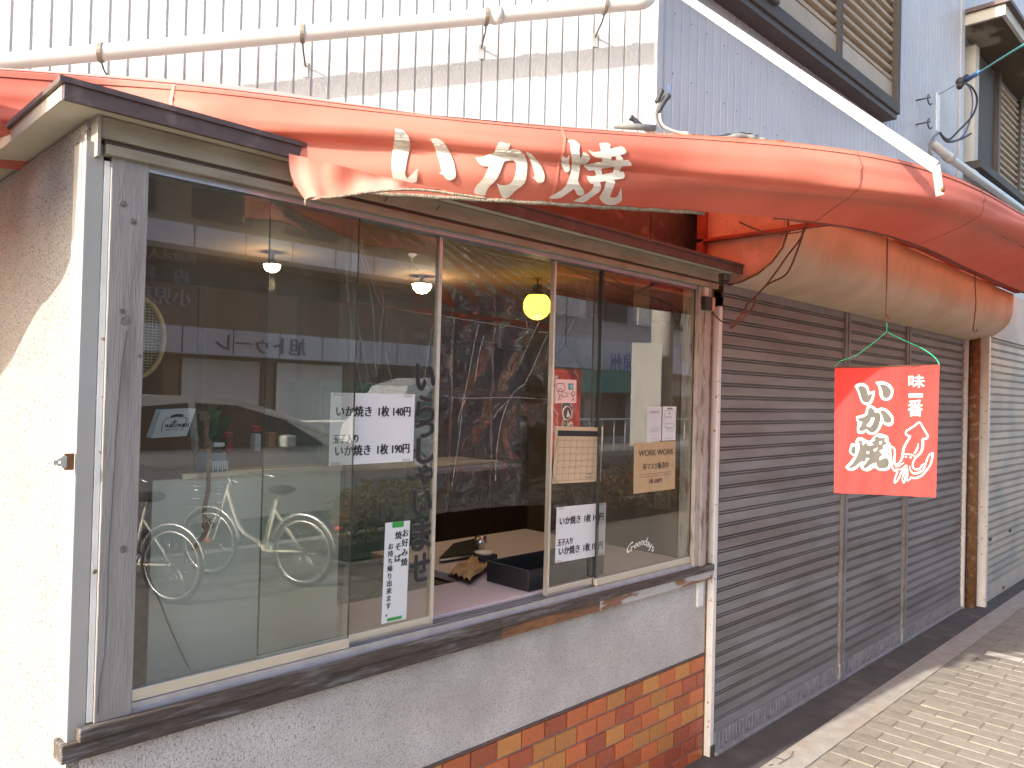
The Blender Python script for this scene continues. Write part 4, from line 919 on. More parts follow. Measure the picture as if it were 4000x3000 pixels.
bgm = MB(); bgm.grid(lambda u, t: (q0[0]*(1-u)*(1-t)+q0[1]*u*(1-t)+q0[2]*u*t+q0[3]*(1-u)*t)+Vector((0, 0, .012+.012*math.sin(u*8+t*3)*math.sin(t*5)+.006*math.sin(u*23))), 16, 12); bgm.build('bag_sheet', 'paper_bag', bg, fix=False)
tq = [PZ(x_, y_, zc+.004) for x_, y_ in ((1750, 2252), (1838, 2282), (1925, 2212), (1838, 2186))]
MB().add(tq+[p+Vector((0, 0, .006)) for p in tq], [(0,1,2,3),(4,5,6,7),(0,1,5,4),(1,2,6,5),(2,3,7,6),(3,0,4,7)]).build('flat_tray', 'wood_dark', bg)
fr_ = thing('shallow_frame', 'flat dark board with an aluminium edge lying at the back of the counter', 'board', tuple(PZ(1800, 2180, zc)))
fq = [PZ(x_, y_, zc+.003) for x_, y_ in ((1716, 2198), (1845, 2180), (1900, 2110), (1770, 2140))]
MB().add(fq+[p+Vector((0, 0, .02)) for p in fq], [(0,1,2,3),(4,5,6,7),(0,1,5,4),(1,2,6,5),(2,3,7,6),(3,0,4,7)]).build('board_body', 'black', fr_)
MB().tube([fq[0]+Vector((0, -.003, .01)), fq[1]+Vector((0, -.003, .01))], .005, 6).build('metal_edge', 'alu', fr_)
ds = thing('small_dish', 'little white dish on a black block beside the paper bags', 'dish', tuple(PZ(1890, 2180, zc)))
p = PZ(1890, 2190, zc+.0); MB().box((p.x-.05, p.y-.03, zc), (p.x+.05, p.y+.03, zc+.025)).build('block', 'black', ds, .004); MB().lathe((p.x, p.y, zc+.026), [(0, 0), (.03, 0), (.04, .010), (.037, .010), (.028, .003), (0, .003)], 18).build('dish_body', 'white_plastic', ds)
cu_ = thing('metal_cup', 'small metal cup standing at the back of the counter', 'cup', tuple(PZ(1875, 2110, 1.0)))
p = PY(1875, 2125, 2.45); MB().lathe((p.x, 2.45, p.z-.02), [(0, 0), (.022, 0), (.024, .05), (.020, .05), (.018, .004), (0, .004)], 16).build('cup_body', 'chrome', cu_)
gr = thing('griddle', 'dark griddle and hob at the back of the stall behind the counter', 'griddle', (1.8, 2.5, .8))
box('hob', (1.25, 2.14, .75), (1.93, 2.7, .84), 'black', gr, .006); box('hob_base', (1.27, 2.15, .016), (1.91, 2.68, .7495), 'dark_metal', gr)
MB().lathe((1.55, 2.4, .8402), [(0, 0), (.16, 0), (.17, .012), (.155, .012), (.15, .004), (0, .004)], 28).build('hot_plate', 'dark_metal', gr)
# side cupboards and shelving at the back
for i, (x0, x1, z0, z1, m_, lab) in enumerate(((.7, 1.5, .016, 1.15, 'wood_dark', 'low dark cupboard against the back wall on the left'), (2.35, 3.2, .016, 1.6, 'green_cloth', 'tall dark green cloth-covered rack against the back wall'), (3.3, 4.05, .016, 1.9, 'wood_dark', 'tall dark cupboard in the far right corner of the room'))):
    t = thing('cupboard', lab, 'cupboard', (x0, 3.9, z0)); box('carcass', (x0, 3.85, z0), (x1, 4.18, z1), m_, t, .005); box('door', (x0+.02, 3.832, z0+.03), ((x0+x1)/2-.005, 3.8495, z1-.03), m_, t, .003); box('door', ((x0+x1)/2+.005, 3.832, z0+.03), (x1-.02, 3.8495, z1-.03), m_, t, .003)
# green box of bottles inside right, red noren inside
# crinkled vinyl sheet hanging inside the opening
vy = thing('vinyl_sheet', 'crinkled clear vinyl sheet hanging in the serving opening', 'vinyl sheet', (1.7, 1.87, 2.02))
vtl, vtr = PY(1335, 850, 1.865), PY(2360, 1080, 1.865); vb = PY(1690, 2040, 1.865).z
def vin(u, t):
    x_ = vtl.x+(vtr.x-vtl.x)*u; zlo = vb+.04*math.sin(u*3.0)-.03*u; z_ = 2.028+(zlo-2.028)*t
    fx, ft = (x_-1.35)/.5, t
    f1 = math.sin((x_-1.22)*30/(.25+1.6*t)+1.5*t)*.0035*(1-t*.5)*(1 if x_ < 1.62 else .25); f2 = math.sin((x_-2.12+.55*t)*45)*.003*math.exp(-((x_-2.05+.5*t)/.22)**2)
    creaseh = sum(.004*math.exp(-((t-c_)/.008)**2) for c_ in (.26, .56, .83)); creasev = sum(.004*math.exp(-((x_-c_)/.006)**2) for c_ in (1.62, 1.80))
    nz = .0010*math.sin(x_*37+t*11)*math.sin(t*23+x_*9)+.0005*math.sin(x_*90-t*40)
    return Vector((x_, 1.865+f1+f2+creaseh+creasev+nz, z_))
MB().grid(vin, 200, 160).build('sheet', 'vinyl', vy, fix=False)

mat('crease_highlight', (.75, .74, .70), .18, var=.2, vs=40, spec=1)  # pale tone stands in for the highlights on the vinyl creases
cr_ = M['crease_highlight'].node_tree; tpn = cr_.nodes.new('ShaderNodeBsdfTransparent'); mxn = cr_.nodes.new('ShaderNodeMixShader'); mxn.inputs[0].default_value = .30
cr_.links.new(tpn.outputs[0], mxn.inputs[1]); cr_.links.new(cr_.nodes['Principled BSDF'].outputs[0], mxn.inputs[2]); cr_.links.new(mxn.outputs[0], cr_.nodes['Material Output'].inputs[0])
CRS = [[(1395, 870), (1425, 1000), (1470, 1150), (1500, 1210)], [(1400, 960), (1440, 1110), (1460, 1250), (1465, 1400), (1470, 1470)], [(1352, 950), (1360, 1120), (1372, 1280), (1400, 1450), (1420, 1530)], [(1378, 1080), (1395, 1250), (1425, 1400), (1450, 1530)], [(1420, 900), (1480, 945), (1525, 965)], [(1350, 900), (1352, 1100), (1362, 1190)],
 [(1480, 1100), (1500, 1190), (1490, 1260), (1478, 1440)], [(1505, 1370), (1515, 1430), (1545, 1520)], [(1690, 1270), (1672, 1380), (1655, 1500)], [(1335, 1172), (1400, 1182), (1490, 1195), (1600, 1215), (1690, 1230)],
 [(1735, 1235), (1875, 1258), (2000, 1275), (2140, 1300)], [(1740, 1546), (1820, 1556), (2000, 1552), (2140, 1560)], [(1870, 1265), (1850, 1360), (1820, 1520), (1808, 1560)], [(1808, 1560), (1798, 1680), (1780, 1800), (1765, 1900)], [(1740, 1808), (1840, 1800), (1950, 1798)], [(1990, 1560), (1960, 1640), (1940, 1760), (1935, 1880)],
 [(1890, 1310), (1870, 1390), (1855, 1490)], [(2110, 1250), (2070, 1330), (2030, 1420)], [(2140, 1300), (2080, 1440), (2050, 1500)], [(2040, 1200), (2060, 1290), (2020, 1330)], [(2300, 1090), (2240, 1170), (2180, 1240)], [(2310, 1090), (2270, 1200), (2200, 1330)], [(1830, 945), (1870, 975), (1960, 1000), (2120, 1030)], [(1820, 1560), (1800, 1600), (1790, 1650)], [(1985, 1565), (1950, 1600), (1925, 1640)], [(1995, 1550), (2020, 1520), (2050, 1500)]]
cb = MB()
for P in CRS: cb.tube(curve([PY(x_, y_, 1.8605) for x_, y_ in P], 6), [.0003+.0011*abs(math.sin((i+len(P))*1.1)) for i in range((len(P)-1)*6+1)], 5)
cb.build('crease_glints', 'crease_highlight', vy)  # thin pale tubes along the creases, put in as their bright streaks
# ================================================================ NOTICES
def price_sheet(name, label, q, yy, tape=True):
    p = [PY(x_, y_, yy) for x_, y_ in q]; t = thing(name, label, 'notice', tuple(p[2]))
    S = Sheet(p[0], p[1], p[2], 'paper_sheet', 'paper', t); W_, H_ = S.w, S.h
    h = H_*.105
    h *= 1.12
    def row(y_, a, b_, c):
        S.text('いか焼き', W_*.05, y_, h, 'ink', bold=.05, wfac=W_*.42/(h/.72*3.9)); S.text('1枚', W_*.53, y_, h, 'ink', bold=.05, wfac=W_*.16/(h/.72*1.6)); S.text(c, W_*.71, y_, h, 'ink', bold=.05, wfac=W_*.265/(h/.72*2.75))
    row(H_*.32, 0, 0, '140円'); row(H_*.865, 0, 0, '190円'); S.text('玉子入り', W_*.03, H_*.69, h*.82, 'ink', bold=.05, wfac=.82)
    if tape:
        for x_, y_ in ((.03, .0), (.86, .0), (.02, .955), (.86, .955)): S.rect(W_*x_, H_*y_, W_*.1, H_*.045, 'tape_clear', 'tape', dz=.0006)
    return t
price_sheet('price_sheet', 'white price sheet taped left of the opening, listing 140 and 190 yen', ((1293, 1533), (1621, 1540), (1284, 1820)), Y0+.008)
price_sheet('price_sheet', 'smaller white price sheet low on the right of the opening, under the calendar', ((2175, 1982), (2368, 1963), (2168, 2200)), Y0+.008)
# tall strip
q = [PY(x_, y_, Y0+.008) for x_, y_ in ((1506, 2043), (1602, 2033), (1490, 2438))]
t = thing('takeaway_notice', 'tall white strip with brush writing and green tape, left of the opening', 'notice', tuple(q[2])); S = Sheet(q[0], q[1], q[2], 'paper_sheet', 'paper', t); W_, H_ = S.w, S.h
def vert(S, s, x, y0, dy, h, m='ink', bold=.04): 
    for i, ch in enumerate(s): S.text(ch, x, y0+dy*i, h, m, bold=bold, name='character')
vert(S, 'お好み焼', W_*.68, H_*.155, H_*.098, W_*.20); vert(S, '焼そば', W_*.40, H_*.17, H_*.115, W_*.20); vert(S, 'お持ち帰り出来ます。', W_*.13, H_*.265, H_*.074, W_*.16)
S.rect(W_*.27, 0, W_*.46, H_*.055, 'tape_green', 'tape', .0005); S.rect(W_*.2, H_*.955, W_*.6, H_*.03, 'tape_green', 'tape', .0005)
# vertical welcome characters painted on the glass
t = thing('painted_greeting', 'column of black brush characters on the glass left of the opening', 'lettering', tuple(PY(1660, 2280, Y0+.008)))
yy_ = Y0+.0085; gpos = [(1662, 1475, 'い'), (1662, 1600, 'ら'), (1660, 1678, 'っ'), (1665, 1760, 'し'), (1660, 1855, 'ゃ'), (1650, 1962, 'い'), (1648, 2090, 'ま'), (1640, 2218, 'せ')]
for cx, cy, ch in gpos:
    vs, fs = text2d(ch); xs = [v.x for v in vs]; zs_ = [v.y for v in vs]; mx, mz = (min(xs)+max(xs))/2, (min(zs_)+max(zs_))/2
    ph = {'い': 105, 'ら': 110, 'っ': 62, 'し': 100, 'ゃ': 80, 'ま': 118, 'せ': 112}[ch]; pw = 78
    c = PY(cx, cy, yy_); ex = PY(cx+pw/2, cy, yy_).x-PY(cx-pw/2, cy, yy_).x; ez = PY(cx, cy-ph/2, yy_).z-PY(cx, cy+ph/2, yy_).z
    kx = ex/(max(xs)-min(xs)); kz = ez/(max(zs_)-min(zs_)); b = MB()
    for j, (dx, dz_) in enumerate(((-.0025, 0), (.0, .001), (.0025, -.001), (0, -.0025))):
        b.add([Vector((c.x+(v.x-mx)*kx*.9+dx, yy_-.0002*j, c.z+(v.y-mz)*kz*.95+dz_)) for v in vs], fs)
    hb_ = MB()
    for j in range(8):
        hb_.add([Vector((c.x+(v.x-mx)*kx*.9+.0048*math.cos(j*.785), yy_+.0006+.0001*j, c.z+(v.y-mz)*kz*.95+.0048*math.sin(j*.785))) for v in vs], fs)
    ch_o = b.build('character', 'ink', t, fix=False); hb_.build('pale_outline', 'ink_halo', ch_o, fix=False)
# calendar
q = [PY(x_, y_, Y0+.0085) for x_, y_ in ((2170, 1665), (2358, 1670), (2157, 1890))]
t = thing('calendar', 'kraft-coloured November calendar with a black header, on the glass right of the opening', 'calendar', tuple(q[2])); S = Sheet(q[0], q[1], q[2], 'sheet', 'calendar', t); W_, H_ = S.w, S.h
S.rect(W_*.05, H_*.07, W_*.90, H_*.10, 'ink', 'header', .0002); S.text('2022 November', W_*.08, H_*.145, H_*.045, 'ink_white', wfac=.85); S.text('テイクアウトもOK', W_*.62, H_*.115, H_*.03, 'ink_white', wfac=.6); S.text('お気軽にお声かけください', W_*.56, H_*.155, H_*.03, 'ink_white', wfac=.55)
gx0, gx1, gy0, gy1 = W_*.07, W_*.92, H_*.19, H_*.95
for i in range(8): S.line([(gx0+(gx1-gx0)*i/7, gy0), (gx0+(gx1-gx0)*i/7, gy1)], .0008, 'ink_brown')
for i in range(7): y_ = gy0+(gy1-gy0)*(.08+i*.92/6); S.line([(gx0, y_), (gx1, y_)], .0008, 'ink_brown')
d = 1
for wk in range(5):
    for k in range(7):
        if (wk == 0 and k < 2) or d > 30: continue
        S.text(str(d), gx0+(gx1-gx0)*(k+.1)/7, gy0+(gy1-gy0)*(.08+wk*.92/6)+H_*.035, H_*.022, 'ink_brown', name='date'); d += 1
for k, s_ in enumerate(('Sun', 'Mon', 'Tue', 'Wed', 'Thu', 'Fri', 'Sat')): S.text(s_, gx0+(gx1-gx0)*(k+.2)/7, gy0+H_*.045, H_*.02, 'ink_brown')
S.text('みつば屋', W_*.68, H_*.87, H_*.032, 'ink', wfac=.8); S.text('06-6381-9547', W_*.66, H_*.93, H_*.032, 'ink', wfac=.7)
S.line([(gx0-.004, gy0), (gx0-.004, gy1+.004), (gx1+.006, gy1+.004), (gx1+.006, gy0)], .0016, 'ink')
# pink card
q = [PY(x_, y_, Y0+.0085) for x_, y_ in ((2170, 1481), (2252, 1484), (2169, 1574))]
t = thing('pink_card', 'small pink card with doodled figures and a teal number 10, above the calendar', 'card', tuple(q[2])); S = Sheet(q[0], q[1], q[2], 'card', 'pink_card', t); W_, H_ = S.w, S.h
S.rect(W_*.60, H_*.16, W_*.24, H_*.27, 'teal', 'patch', .0002); S.text('10', W_*.64, H_*.38, H_*.17, 'ink_white', bold=.05, wfac=.9)
for P in ([(.06,.2),(.38,.18),(.42,.46),(.1,.5),(.06,.2)], [(.15,.45),(.25,.38),(.33,.48),(.3,.66),(.2,.68),(.13,.58),(.15,.45)], [(.2,.68),(.18,.8),(.1,.9)], [(.18,.8),(.27,.88)], [(.75,.6),(.84,.5),(.92,.56),(.9,.66),(.82,.68),(.75,.6)], [(.84,.7),(.83,.82),(.75,.92)], [(.83,.82),(.92,.9)], [(.72,.55),(.80,.72)]): S.line([(a*W_, b_*H_) for a, b_ in P], .0022, 'ink_brown')
S.text('Good', W_*.42, H_*.60, H_*.09, 'ink_brown', rot=.1); S.text('Morning', W_*.30, H_*.80, H_*.09, 'ink_brown', rot=-.2)
# round sticker
p = PY(2215, 1613, Y0+.0078); t = thing('round_sticker', 'round dark sticker with a figure in a white shirt, between card and calendar', 'sticker', tuple(p))
MB().lathe(p, [(0, -.0006), (.0245, -.0006), (.0245, 0)], 24, 'y').build('rim', 'ink_white', t); MB().lathe(p, [(0, -.0011), (.0215, -.0011), (.0215, -.0004)], 24, 'y').build('disc', 'ink_brown', t)
vs, fs = fill2d([[(2,-10),(6,-8),(6,-3),(12,4),(13,12),(2,16),(-4,12),(0,0)]]); MB().add([p+Vector((v.x*.001, -.0016, -v.y*.001)) for v in vs], fs).build('shirt_print', 'paper', t, fix=False)
# kraft notice
q = [PY(x_, y_, Y0-.0115) for x_, y_ in ((2478, 1730), (2639, 1723), (2475, 1929))]
t = thing('kraft_notice', 'brown kraft paper notice at the right end of the window', 'notice', tuple(q[2])); S = Sheet(q[0], q[1], q[2], 'sheet', 'kraft', t); W_, H_ = S.w, S.h
S.text('WORK WORK', W_*.10, H_*.27, H_*.12, 'ink_brown', wfac=W_*.82/(H_*.12/.72*6.3), bold=.03); S.text('布マスク販売中', W_*.20, H_*.54, H_*.105, 'ink_brown', wfac=W_*.62/(H_*.105/.72*6.9), bold=.03)
for k in (0, 1): S.line([(W_*.12, H_*(.64+.05*k)), (W_*.9, H_*(.63+.05*k))], .0012, 'ink_brown')
S.text('1枚 600円', W_*.34, H_*.83, H_*.08, 'ink_brown', wfac=W_*.34/(H_*.08/.72*4.4), bold=.03)
for i, (q0_, nm) in enumerate(((((2529, 1590), (2585, 1588), (2526, 1725)), 'left'), (((2590, 1588), (2642, 1588), (2586, 1722)), 'right'))):
    q = [PY(x_, y_, Y0-.0115) for x_, y_ in q0_]
    t = thing('small_leaflet', 'pale grey leaflet with small print, left of the pair above the kraft notice' if i == 0 else 'white leaflet with a framed cactus emblem, right of the pair above the kraft notice', 'leaflet', tuple(q[2]))
    S = Sheet(q[0], q[1], q[2], 'sheet', 'paper_grey' if i == 0 else 'paper', t); W_, H_ = S.w, S.h
    if i == 0: S.text('WORK WORK', W_*.16, H_*.18, H_*.05, 'ink', wfac=.85*W_*.66/(H_*.05/.72*6.3)*1.1)
    else:
        S.line([(W_*.14, H_*.13), (W_*.86, H_*.13), (W_*.86, H_*.58), (W_*.14, H_*.58), (W_*.14, H_*.13)], .0012, 'ink'); S.line([(W_*.5, H_*.15), (W_*.5, H_*.24)], .003, 'ink'); S.line([(W_*.38, H_*.18), (W_*.42, H_*.21), (W_*.5, H_*.21)], .0016, 'ink'); S.line([(W_*.3, H_*.07), (W_*.5, H_*.05), (W_*.7, H_*.07)], .004, 'ink')
        S.text('PUKU PUKU', W_*.18, H_*.33, H_*.04, 'ink', wfac=.9*W_*.62/(H_*.04/.72*6)*1.0); S.text('Good Times', W_*.2, H_*.52, H_*.04, 'ink', wfac=W_*.6/(H_*.04/.72*5.6))
    for k in (.62, .67, .72, .93): S.line([(W_*.2, H_*k), (W_*.8, H_*k)], .0012, 'ink_grey')
# white script on glass
t = thing('white_script_decal', 'small arched white script lettering low on the rightmost pane', 'decal', tuple(PY(2490, 2150, Y0-.0115)))
word = 'Greendays'; pxs = [(2443, 2168), (2462, 2156), (2474, 2145), (2486, 2138), (2499, 2132), (2512, 2130), (2524, 2135), (2533, 2142), (2543, 2152)]
for ch, (x_, y_) in zip(word, pxs):
    vs, fs = text2d(ch); p = PY(x_, y_, Y0-.0115); k = (.036 if ch == 'G' else .030)/.72; ang = (x_-2495)*-.008
    MB().add([p+Vector(((v.x+v.y*.3)*k*1.15, 0, (v.y)*k+v.x*k*math.sin(ang))) for v in vs], fs).build('letter', 'ink_white', t, fix=False)

# ================================================================ RIGHT OF THE STALL
# tall white post at the junction
wp = thing('white_steel_post', 'slender white steel post with rust spots between stall and shutters', 'post', (3.06, 1.76, 0))
box('post_body', (3.047, 1.755, .0), (3.075, 1.80, 1.96), 'post_white', wp, .002); box('mortar_lump', (3.045, 1.75, 0), (3.08, 1.7545, .05), 'apron', wp)
# junction box with wires
jb = thing('junction_box', 'dark junction box with a tan cover on the post beside the stall roof', 'junction box', (3.05, 1.72, 1.9))
b0_, b1_ = PY(2762, 1155, 1.73), PY(2812, 1218, 1.73)
box('box_body', (b0_.x, 1.735, b1_.z), (b0_.x+.055, 1.775, b0_.z), 'black', jb, .004); box('cover', (b0_.x+.056, 1.732, b1_.z), (b0_.x+.075, 1.772, b0_.z), 'cap_plate', jb, .005)
box('mount', (b0_.x+.02, 1.75, b0_.z+.001), (b0_.x+.045, 1.77, b0_.z+.04), 'trim_white', jb)
wi = thing('loose_wires', 'pair of brown wires drooping from the awning frame to the junction box', 'wires', tuple(PY(3000, 1150, 1.45)))
W1 = [(3150, 880, 1.2), (3125, 935, 1.25), (3075, 1000, 1.35), (3040, 1050, 1.4), (2995, 1110, 1.48), (2955, 1155, 1.55), (2940, 1200, 1.58), (2895, 1250, 1.62), (2855, 1283, 1.66)]
W2 = [(3140, 890, 1.2), (3128, 940, 1.25), (3090, 1040, 1.35), (3060, 1080, 1.4), (3000, 1110, 1.48), (2960, 1150, 1.55), (2920, 1185, 1.6), (2910, 1210, 1.62), (2870, 1260, 1.64), (2853, 1282, 1.66)]
W3 = [(2785, 1220, 1.73), (2800, 1240, 1.71), (2830, 1262, 1.69), (2853, 1266, 1.68)]
for W_ in (W1, W2): MB().tube(curve([PY(*p) for p in W_], 6), .0038, 6).build('wire', 'rust_wire', wi)
MB().tube(curve([PY(*p) for p in W3], 6), .003, 6).build('wire', 'rust_wire', wi)
MB().tube(curve([PY(x_, y_, 1.3) for x_, y_ in ((2890, 868), (2950, 895), (3010, 912), (3080, 912), (3130, 905))], 6), .003, 6).build('wire', 'rust_wire', wi)
# curved storage canopy above the shutters
dr = thing('curved_canopy', 'stained cream rounded canopy box above the roller shutters', 'canopy', (3.13, 1.6, 2.05))
prof = [(1.90, 2.055), (1.80, 2.055), (1.70, 2.07), (1.62, 2.10), (1.555, 2.145), (1.51, 2.20), (1.49, 2.26), (1.485, 2.34), (1.485, 2.42), (1.90, 2.42)]
XR = 6.95
pr = MB(); pr.extrude([(0, y_, z_) for y_, z_ in prof], (3.13, 0, 0), (XR, 0, 0), True); dro = pr.build('canopy_shell', 'drum', dr)
for p_ in dro.data.polygons: p_.use_smooth = len(p_.vertices) == 4
cap = MB(); vs = [(3.129, y_+(.012 if y_ < 1.85 else 0), z_+.008) for y_, z_ in prof]; cap.add(vs, [tuple(range(len(vs)))]); cap.build('end_plate', 'cap_plate', dr, fix=False)
MB().tube([(3.126, y_, z_) for y_, z_ in prof[:8]], .005, 6).build('rusty_rim', 'rust', dr)
box('frame_angle', (3.085, 1.475, 2.262), (3.1275, 1.90, 2.275), 'steel_red', dr)
box('frame_upright', (3.085, 1.87, 2.15), (3.1275, 1.90, 2.42), 'steel_red', dr)
box('frame_beam', (3.128, 1.44, 2.425), (XR, 1.48, 2.46), 'steel_red', dr)
box('projecting_bar', (3.085, .95, 2.262), (3.115, 1.474, 2.282), 'steel_red', dr)
# shutters
SH = .0565
def slat_mesh(w_, h, m):
    b = MB(); pr_ = [(0, .012, 0), (0, .0, .001), (0, 0, .006), (0, 0, h-.0175), (0, .012, h-.0165), (0, .012, h-.0125), (0, .001, h-.0105), (0, .001, h-.0065), (0, .012, h-.0045), (0, .012, h)]
    n = len(pr_); P = [Vector(p) for p in pr_]+[Vector(p)+Vector((w_, 0, 0)) for p in pr_]; b.add(P, [(i, i+1, n+i+1, n+i) for i in range(n-1)]); o = b.build('slat', m, None, fix=False)
    me = o.data; bpy.data.objects.remove(o); return me
xsd = [3.076, 4.40, 4.47, 5.40, 5.475, 6.72]
labs = ['dark grey roller shutter panel next to the stall', 'dark grey roller shutter panel in the middle, behind the red banner', 'dark grey roller shutter panel furthest from the stall']
for i in range(3):
    x0, x1 = xsd[2*i]+.001, xsd[2*i+1]-.001; t = thing('roller_shutter', labs[i], 'roller shutter', (x0, 1.755, 0), 'grey roller shutter panels'); me = slat_mesh(x1-x0, SH, 'shutter')
    me.materials.clear(); me.materials.append(M['shutter'])
    for k in range(1, 37):
        o = bpy.data.objects.new('slat', me); C.objects.link(o); o.parent = t; o.location = Vector((x0, 1.755, .045+SH*k))-t.location
    bp = MB(); nr_ = int((x1-x0)/.03)
    bp.box((x0, 1.752, .018), (x1, 1.760, .101)); 
    for k in range(nr_): bp.box((x0+.01+k*(x1-x0)/nr_, 1.7498, .035), (x0+.018+k*(x1-x0)/nr_, 1.7519, .096))
    bp.build('bottom_panel', 'shutter_rail', t); box('floor_rail', (x0, 1.735, .001), (x1, 1.765, .0175), 'shutter_rail', t, .003)
    for k in range(int((x1-x0)/.2)): MB().lathe((x0+.1+k*.2, 1.7515, .030), [(0, -.003), (.005, -.002), (.005, .001)], 8, 'y').build('bolt', 'dark_metal', t)
box_b = None
for i, (a, b_) in enumerate(((4.40, 4.47), (5.40, 5.475))):
    t = thing('shutter_post', 'grey ribbed post between the first two shutter panels' if i == 0 else 'grey ribbed post between the last two shutter panels', 'post', (a, 1.74, 0))
    g = MB(); g.box((a, 1.742, .10), (a+(b_-a)*.36, 1.77, 2.06)); g.box((a+(b_-a)*.40, 1.750, .10), (a+(b_-a)*.58, 1.77, 2.06)); g.box((a+(b_-a)*.62, 1.742, .10), (b_, 1.77, 2.06)); g.build('ribbed_post', 'shutter', t)
    box('foot_plate', (a-.002, 1.737, .0), (b_+.002, 1.768, .10), 'shutter_rail', t, .003)
sp2 = thing('end_post', 'thin pale post at the far end of the dark shutters', 'post', (6.74, 1.75, 0)); box('pale_post', (6.722, 1.735, .0), (6.752, 1.79, 2.1), 'post_white', sp2); 
sp3 = thing('rusty_pipe_post', 'rusty brown post between the dark and the pale shutter', 'post', (6.8, 1.70, 0)); MB().tube([(6.82, 1.71, 0), (6.82, 1.71, 2.1)], .04, 12).build('pipe', 'rust', sp3)
# neighbour shutter
t = thing('roller_shutter', 'pale silver roller shutter of the next shop, at the right edge', 'roller shutter', (6.93, 1.66, 0)); me = slat_mesh(5.5, .0600, 'shutter_pale')
for k in range(1, 35):
    o = bpy.data.objects.new('slat', me); C.objects.link(o); o.parent = t; o.location = Vector((6.95, 1.66, .04+.06*k))-t.location
box('bottom_panel', (6.95, 1.655, .01), (12.4, 1.668, .10), 'shutter_pale', t); box('side_guide', (6.90, 1.63, 0), (6.948, 1.70, 2.1), 'post_white', t)
box('header', (6.90, 1.64, 2.1005), (12.4, 2.0, 2.5), 'shutter_pale', t)
for x_, y_ in ((3871, 2107), (3948, 2073), (3921, 2295)):
    p = PY(x_, y_, 1.652); MB().box((p.x-.03, 1.651, p.z-.012), (p.x+.03, 1.6585, p.z+.012)).build('slot_plate', 'dark_metal', t)
# infill wall behind the shutters up to the siding
bw = thing('shop_front_wall', 'dark wall behind the roller shutters below the grey siding', 'wall', (5, 1.9, 0)); box('infill', (3.08, 1.905, 0), (6.9, 1.99, 2.05), 'shutter', bw); box('upper_infill', (3.14, 1.905, 2.43), (7.3, 1.998, 2.55), 'fascia', bw)

# hooks and the red banner
dB = Vector((.351, -.934, 0)).normalized(); nB = Vector((.934, .351, 0)).normalized(); cB = nB.dot(Vector((2.96, 1.04, 0)))
def PB(px, py, off=0): return onp(px, py, nB, cB-off)
ban = thing('hanging_banner', 'red cloth banner with grey characters and a white squid, hung in front of the shutters', 'banner', tuple(PB(3464, 1430)))
c4 = [PB(3261, 1437), PB(3670, 1425), PB(3655, 1942), PB(3258, 1925)]
def bpt(u, t):
    p = (c4[0]*(1-u)+c4[1]*u)*(1-t)+(c4[3]*(1-u)+c4[2]*u)*t
    return p-nB*(.006*math.sin(u*6+t*2)*t+.004*math.sin(u*13+1)*(1-t)*.6+.0015*math.sin(u*31+t*7)) + Vector((0, 0, -.004*math.sin(u*math.pi)*(1-t)))
bm_ = MB(); bm_.grid(bpt, 50, 50); bcl = bm_.build('cloth', 'banner_red', ban, fix=False); bvh_b = BVHTree.FromPolygons([v for v in bm_.v], bm_.f)
hemb = MB(); hemb.grid(lambda u, t: bpt(u, t*.055)-nB*.0015, 40, 2); hemb.build('top_hem', 'banner_red', ban, fix=False)
MB().tube([c4[0]-nB*-.002, c4[1]-nB*-.002], .0035, 6).build('top_rod', 'wood_dark', ban)
f1, f2 = on_cloth(bvh_b, .0015), on_cloth(bvh_b, .0026)
ob, sb = (3240, 1420), 3.072
WH = [[(300,268),(340,240),(400,237),(445,258),(470,295),(480,345),(500,340),(543,325),(540,380),(525,430),(505,480),(470,502),(430,495),(390,470),(365,420),(350,370),(330,320)],
 [(552,225),(620,212),(680,225),(735,260),(765,310),(762,370),(740,420),(690,445),(640,435),(610,400),(598,350),(590,290)],
 [(440,545),(455,515),(490,500),(540,520),(570,545),(620,530),(680,545),(730,590),(765,640),(772,690),(750,740),(700,752),(660,730),(635,720),(610,780),(570,830),(520,855),(470,845),(440,815),(400,840),(350,840),(330,800),(335,750),(340,700),(322,680),(322,635),(380,620),(430,600)],
 [(265,955),(310,965),(325,905),(375,885),(430,910),(480,930),(530,880),(590,840),(640,850),(700,875),(710,935),(740,980),(735,1040),(700,1080),(735,1160),(735,1240),(690,1283),(600,1283),(540,1250),(480,1285),(430,1290),(380,1260),(365,1215),(330,1260),(270,1285),(220,1275),(190,1240),(240,1190),(300,1110),(265,1095),(235,1050)]]
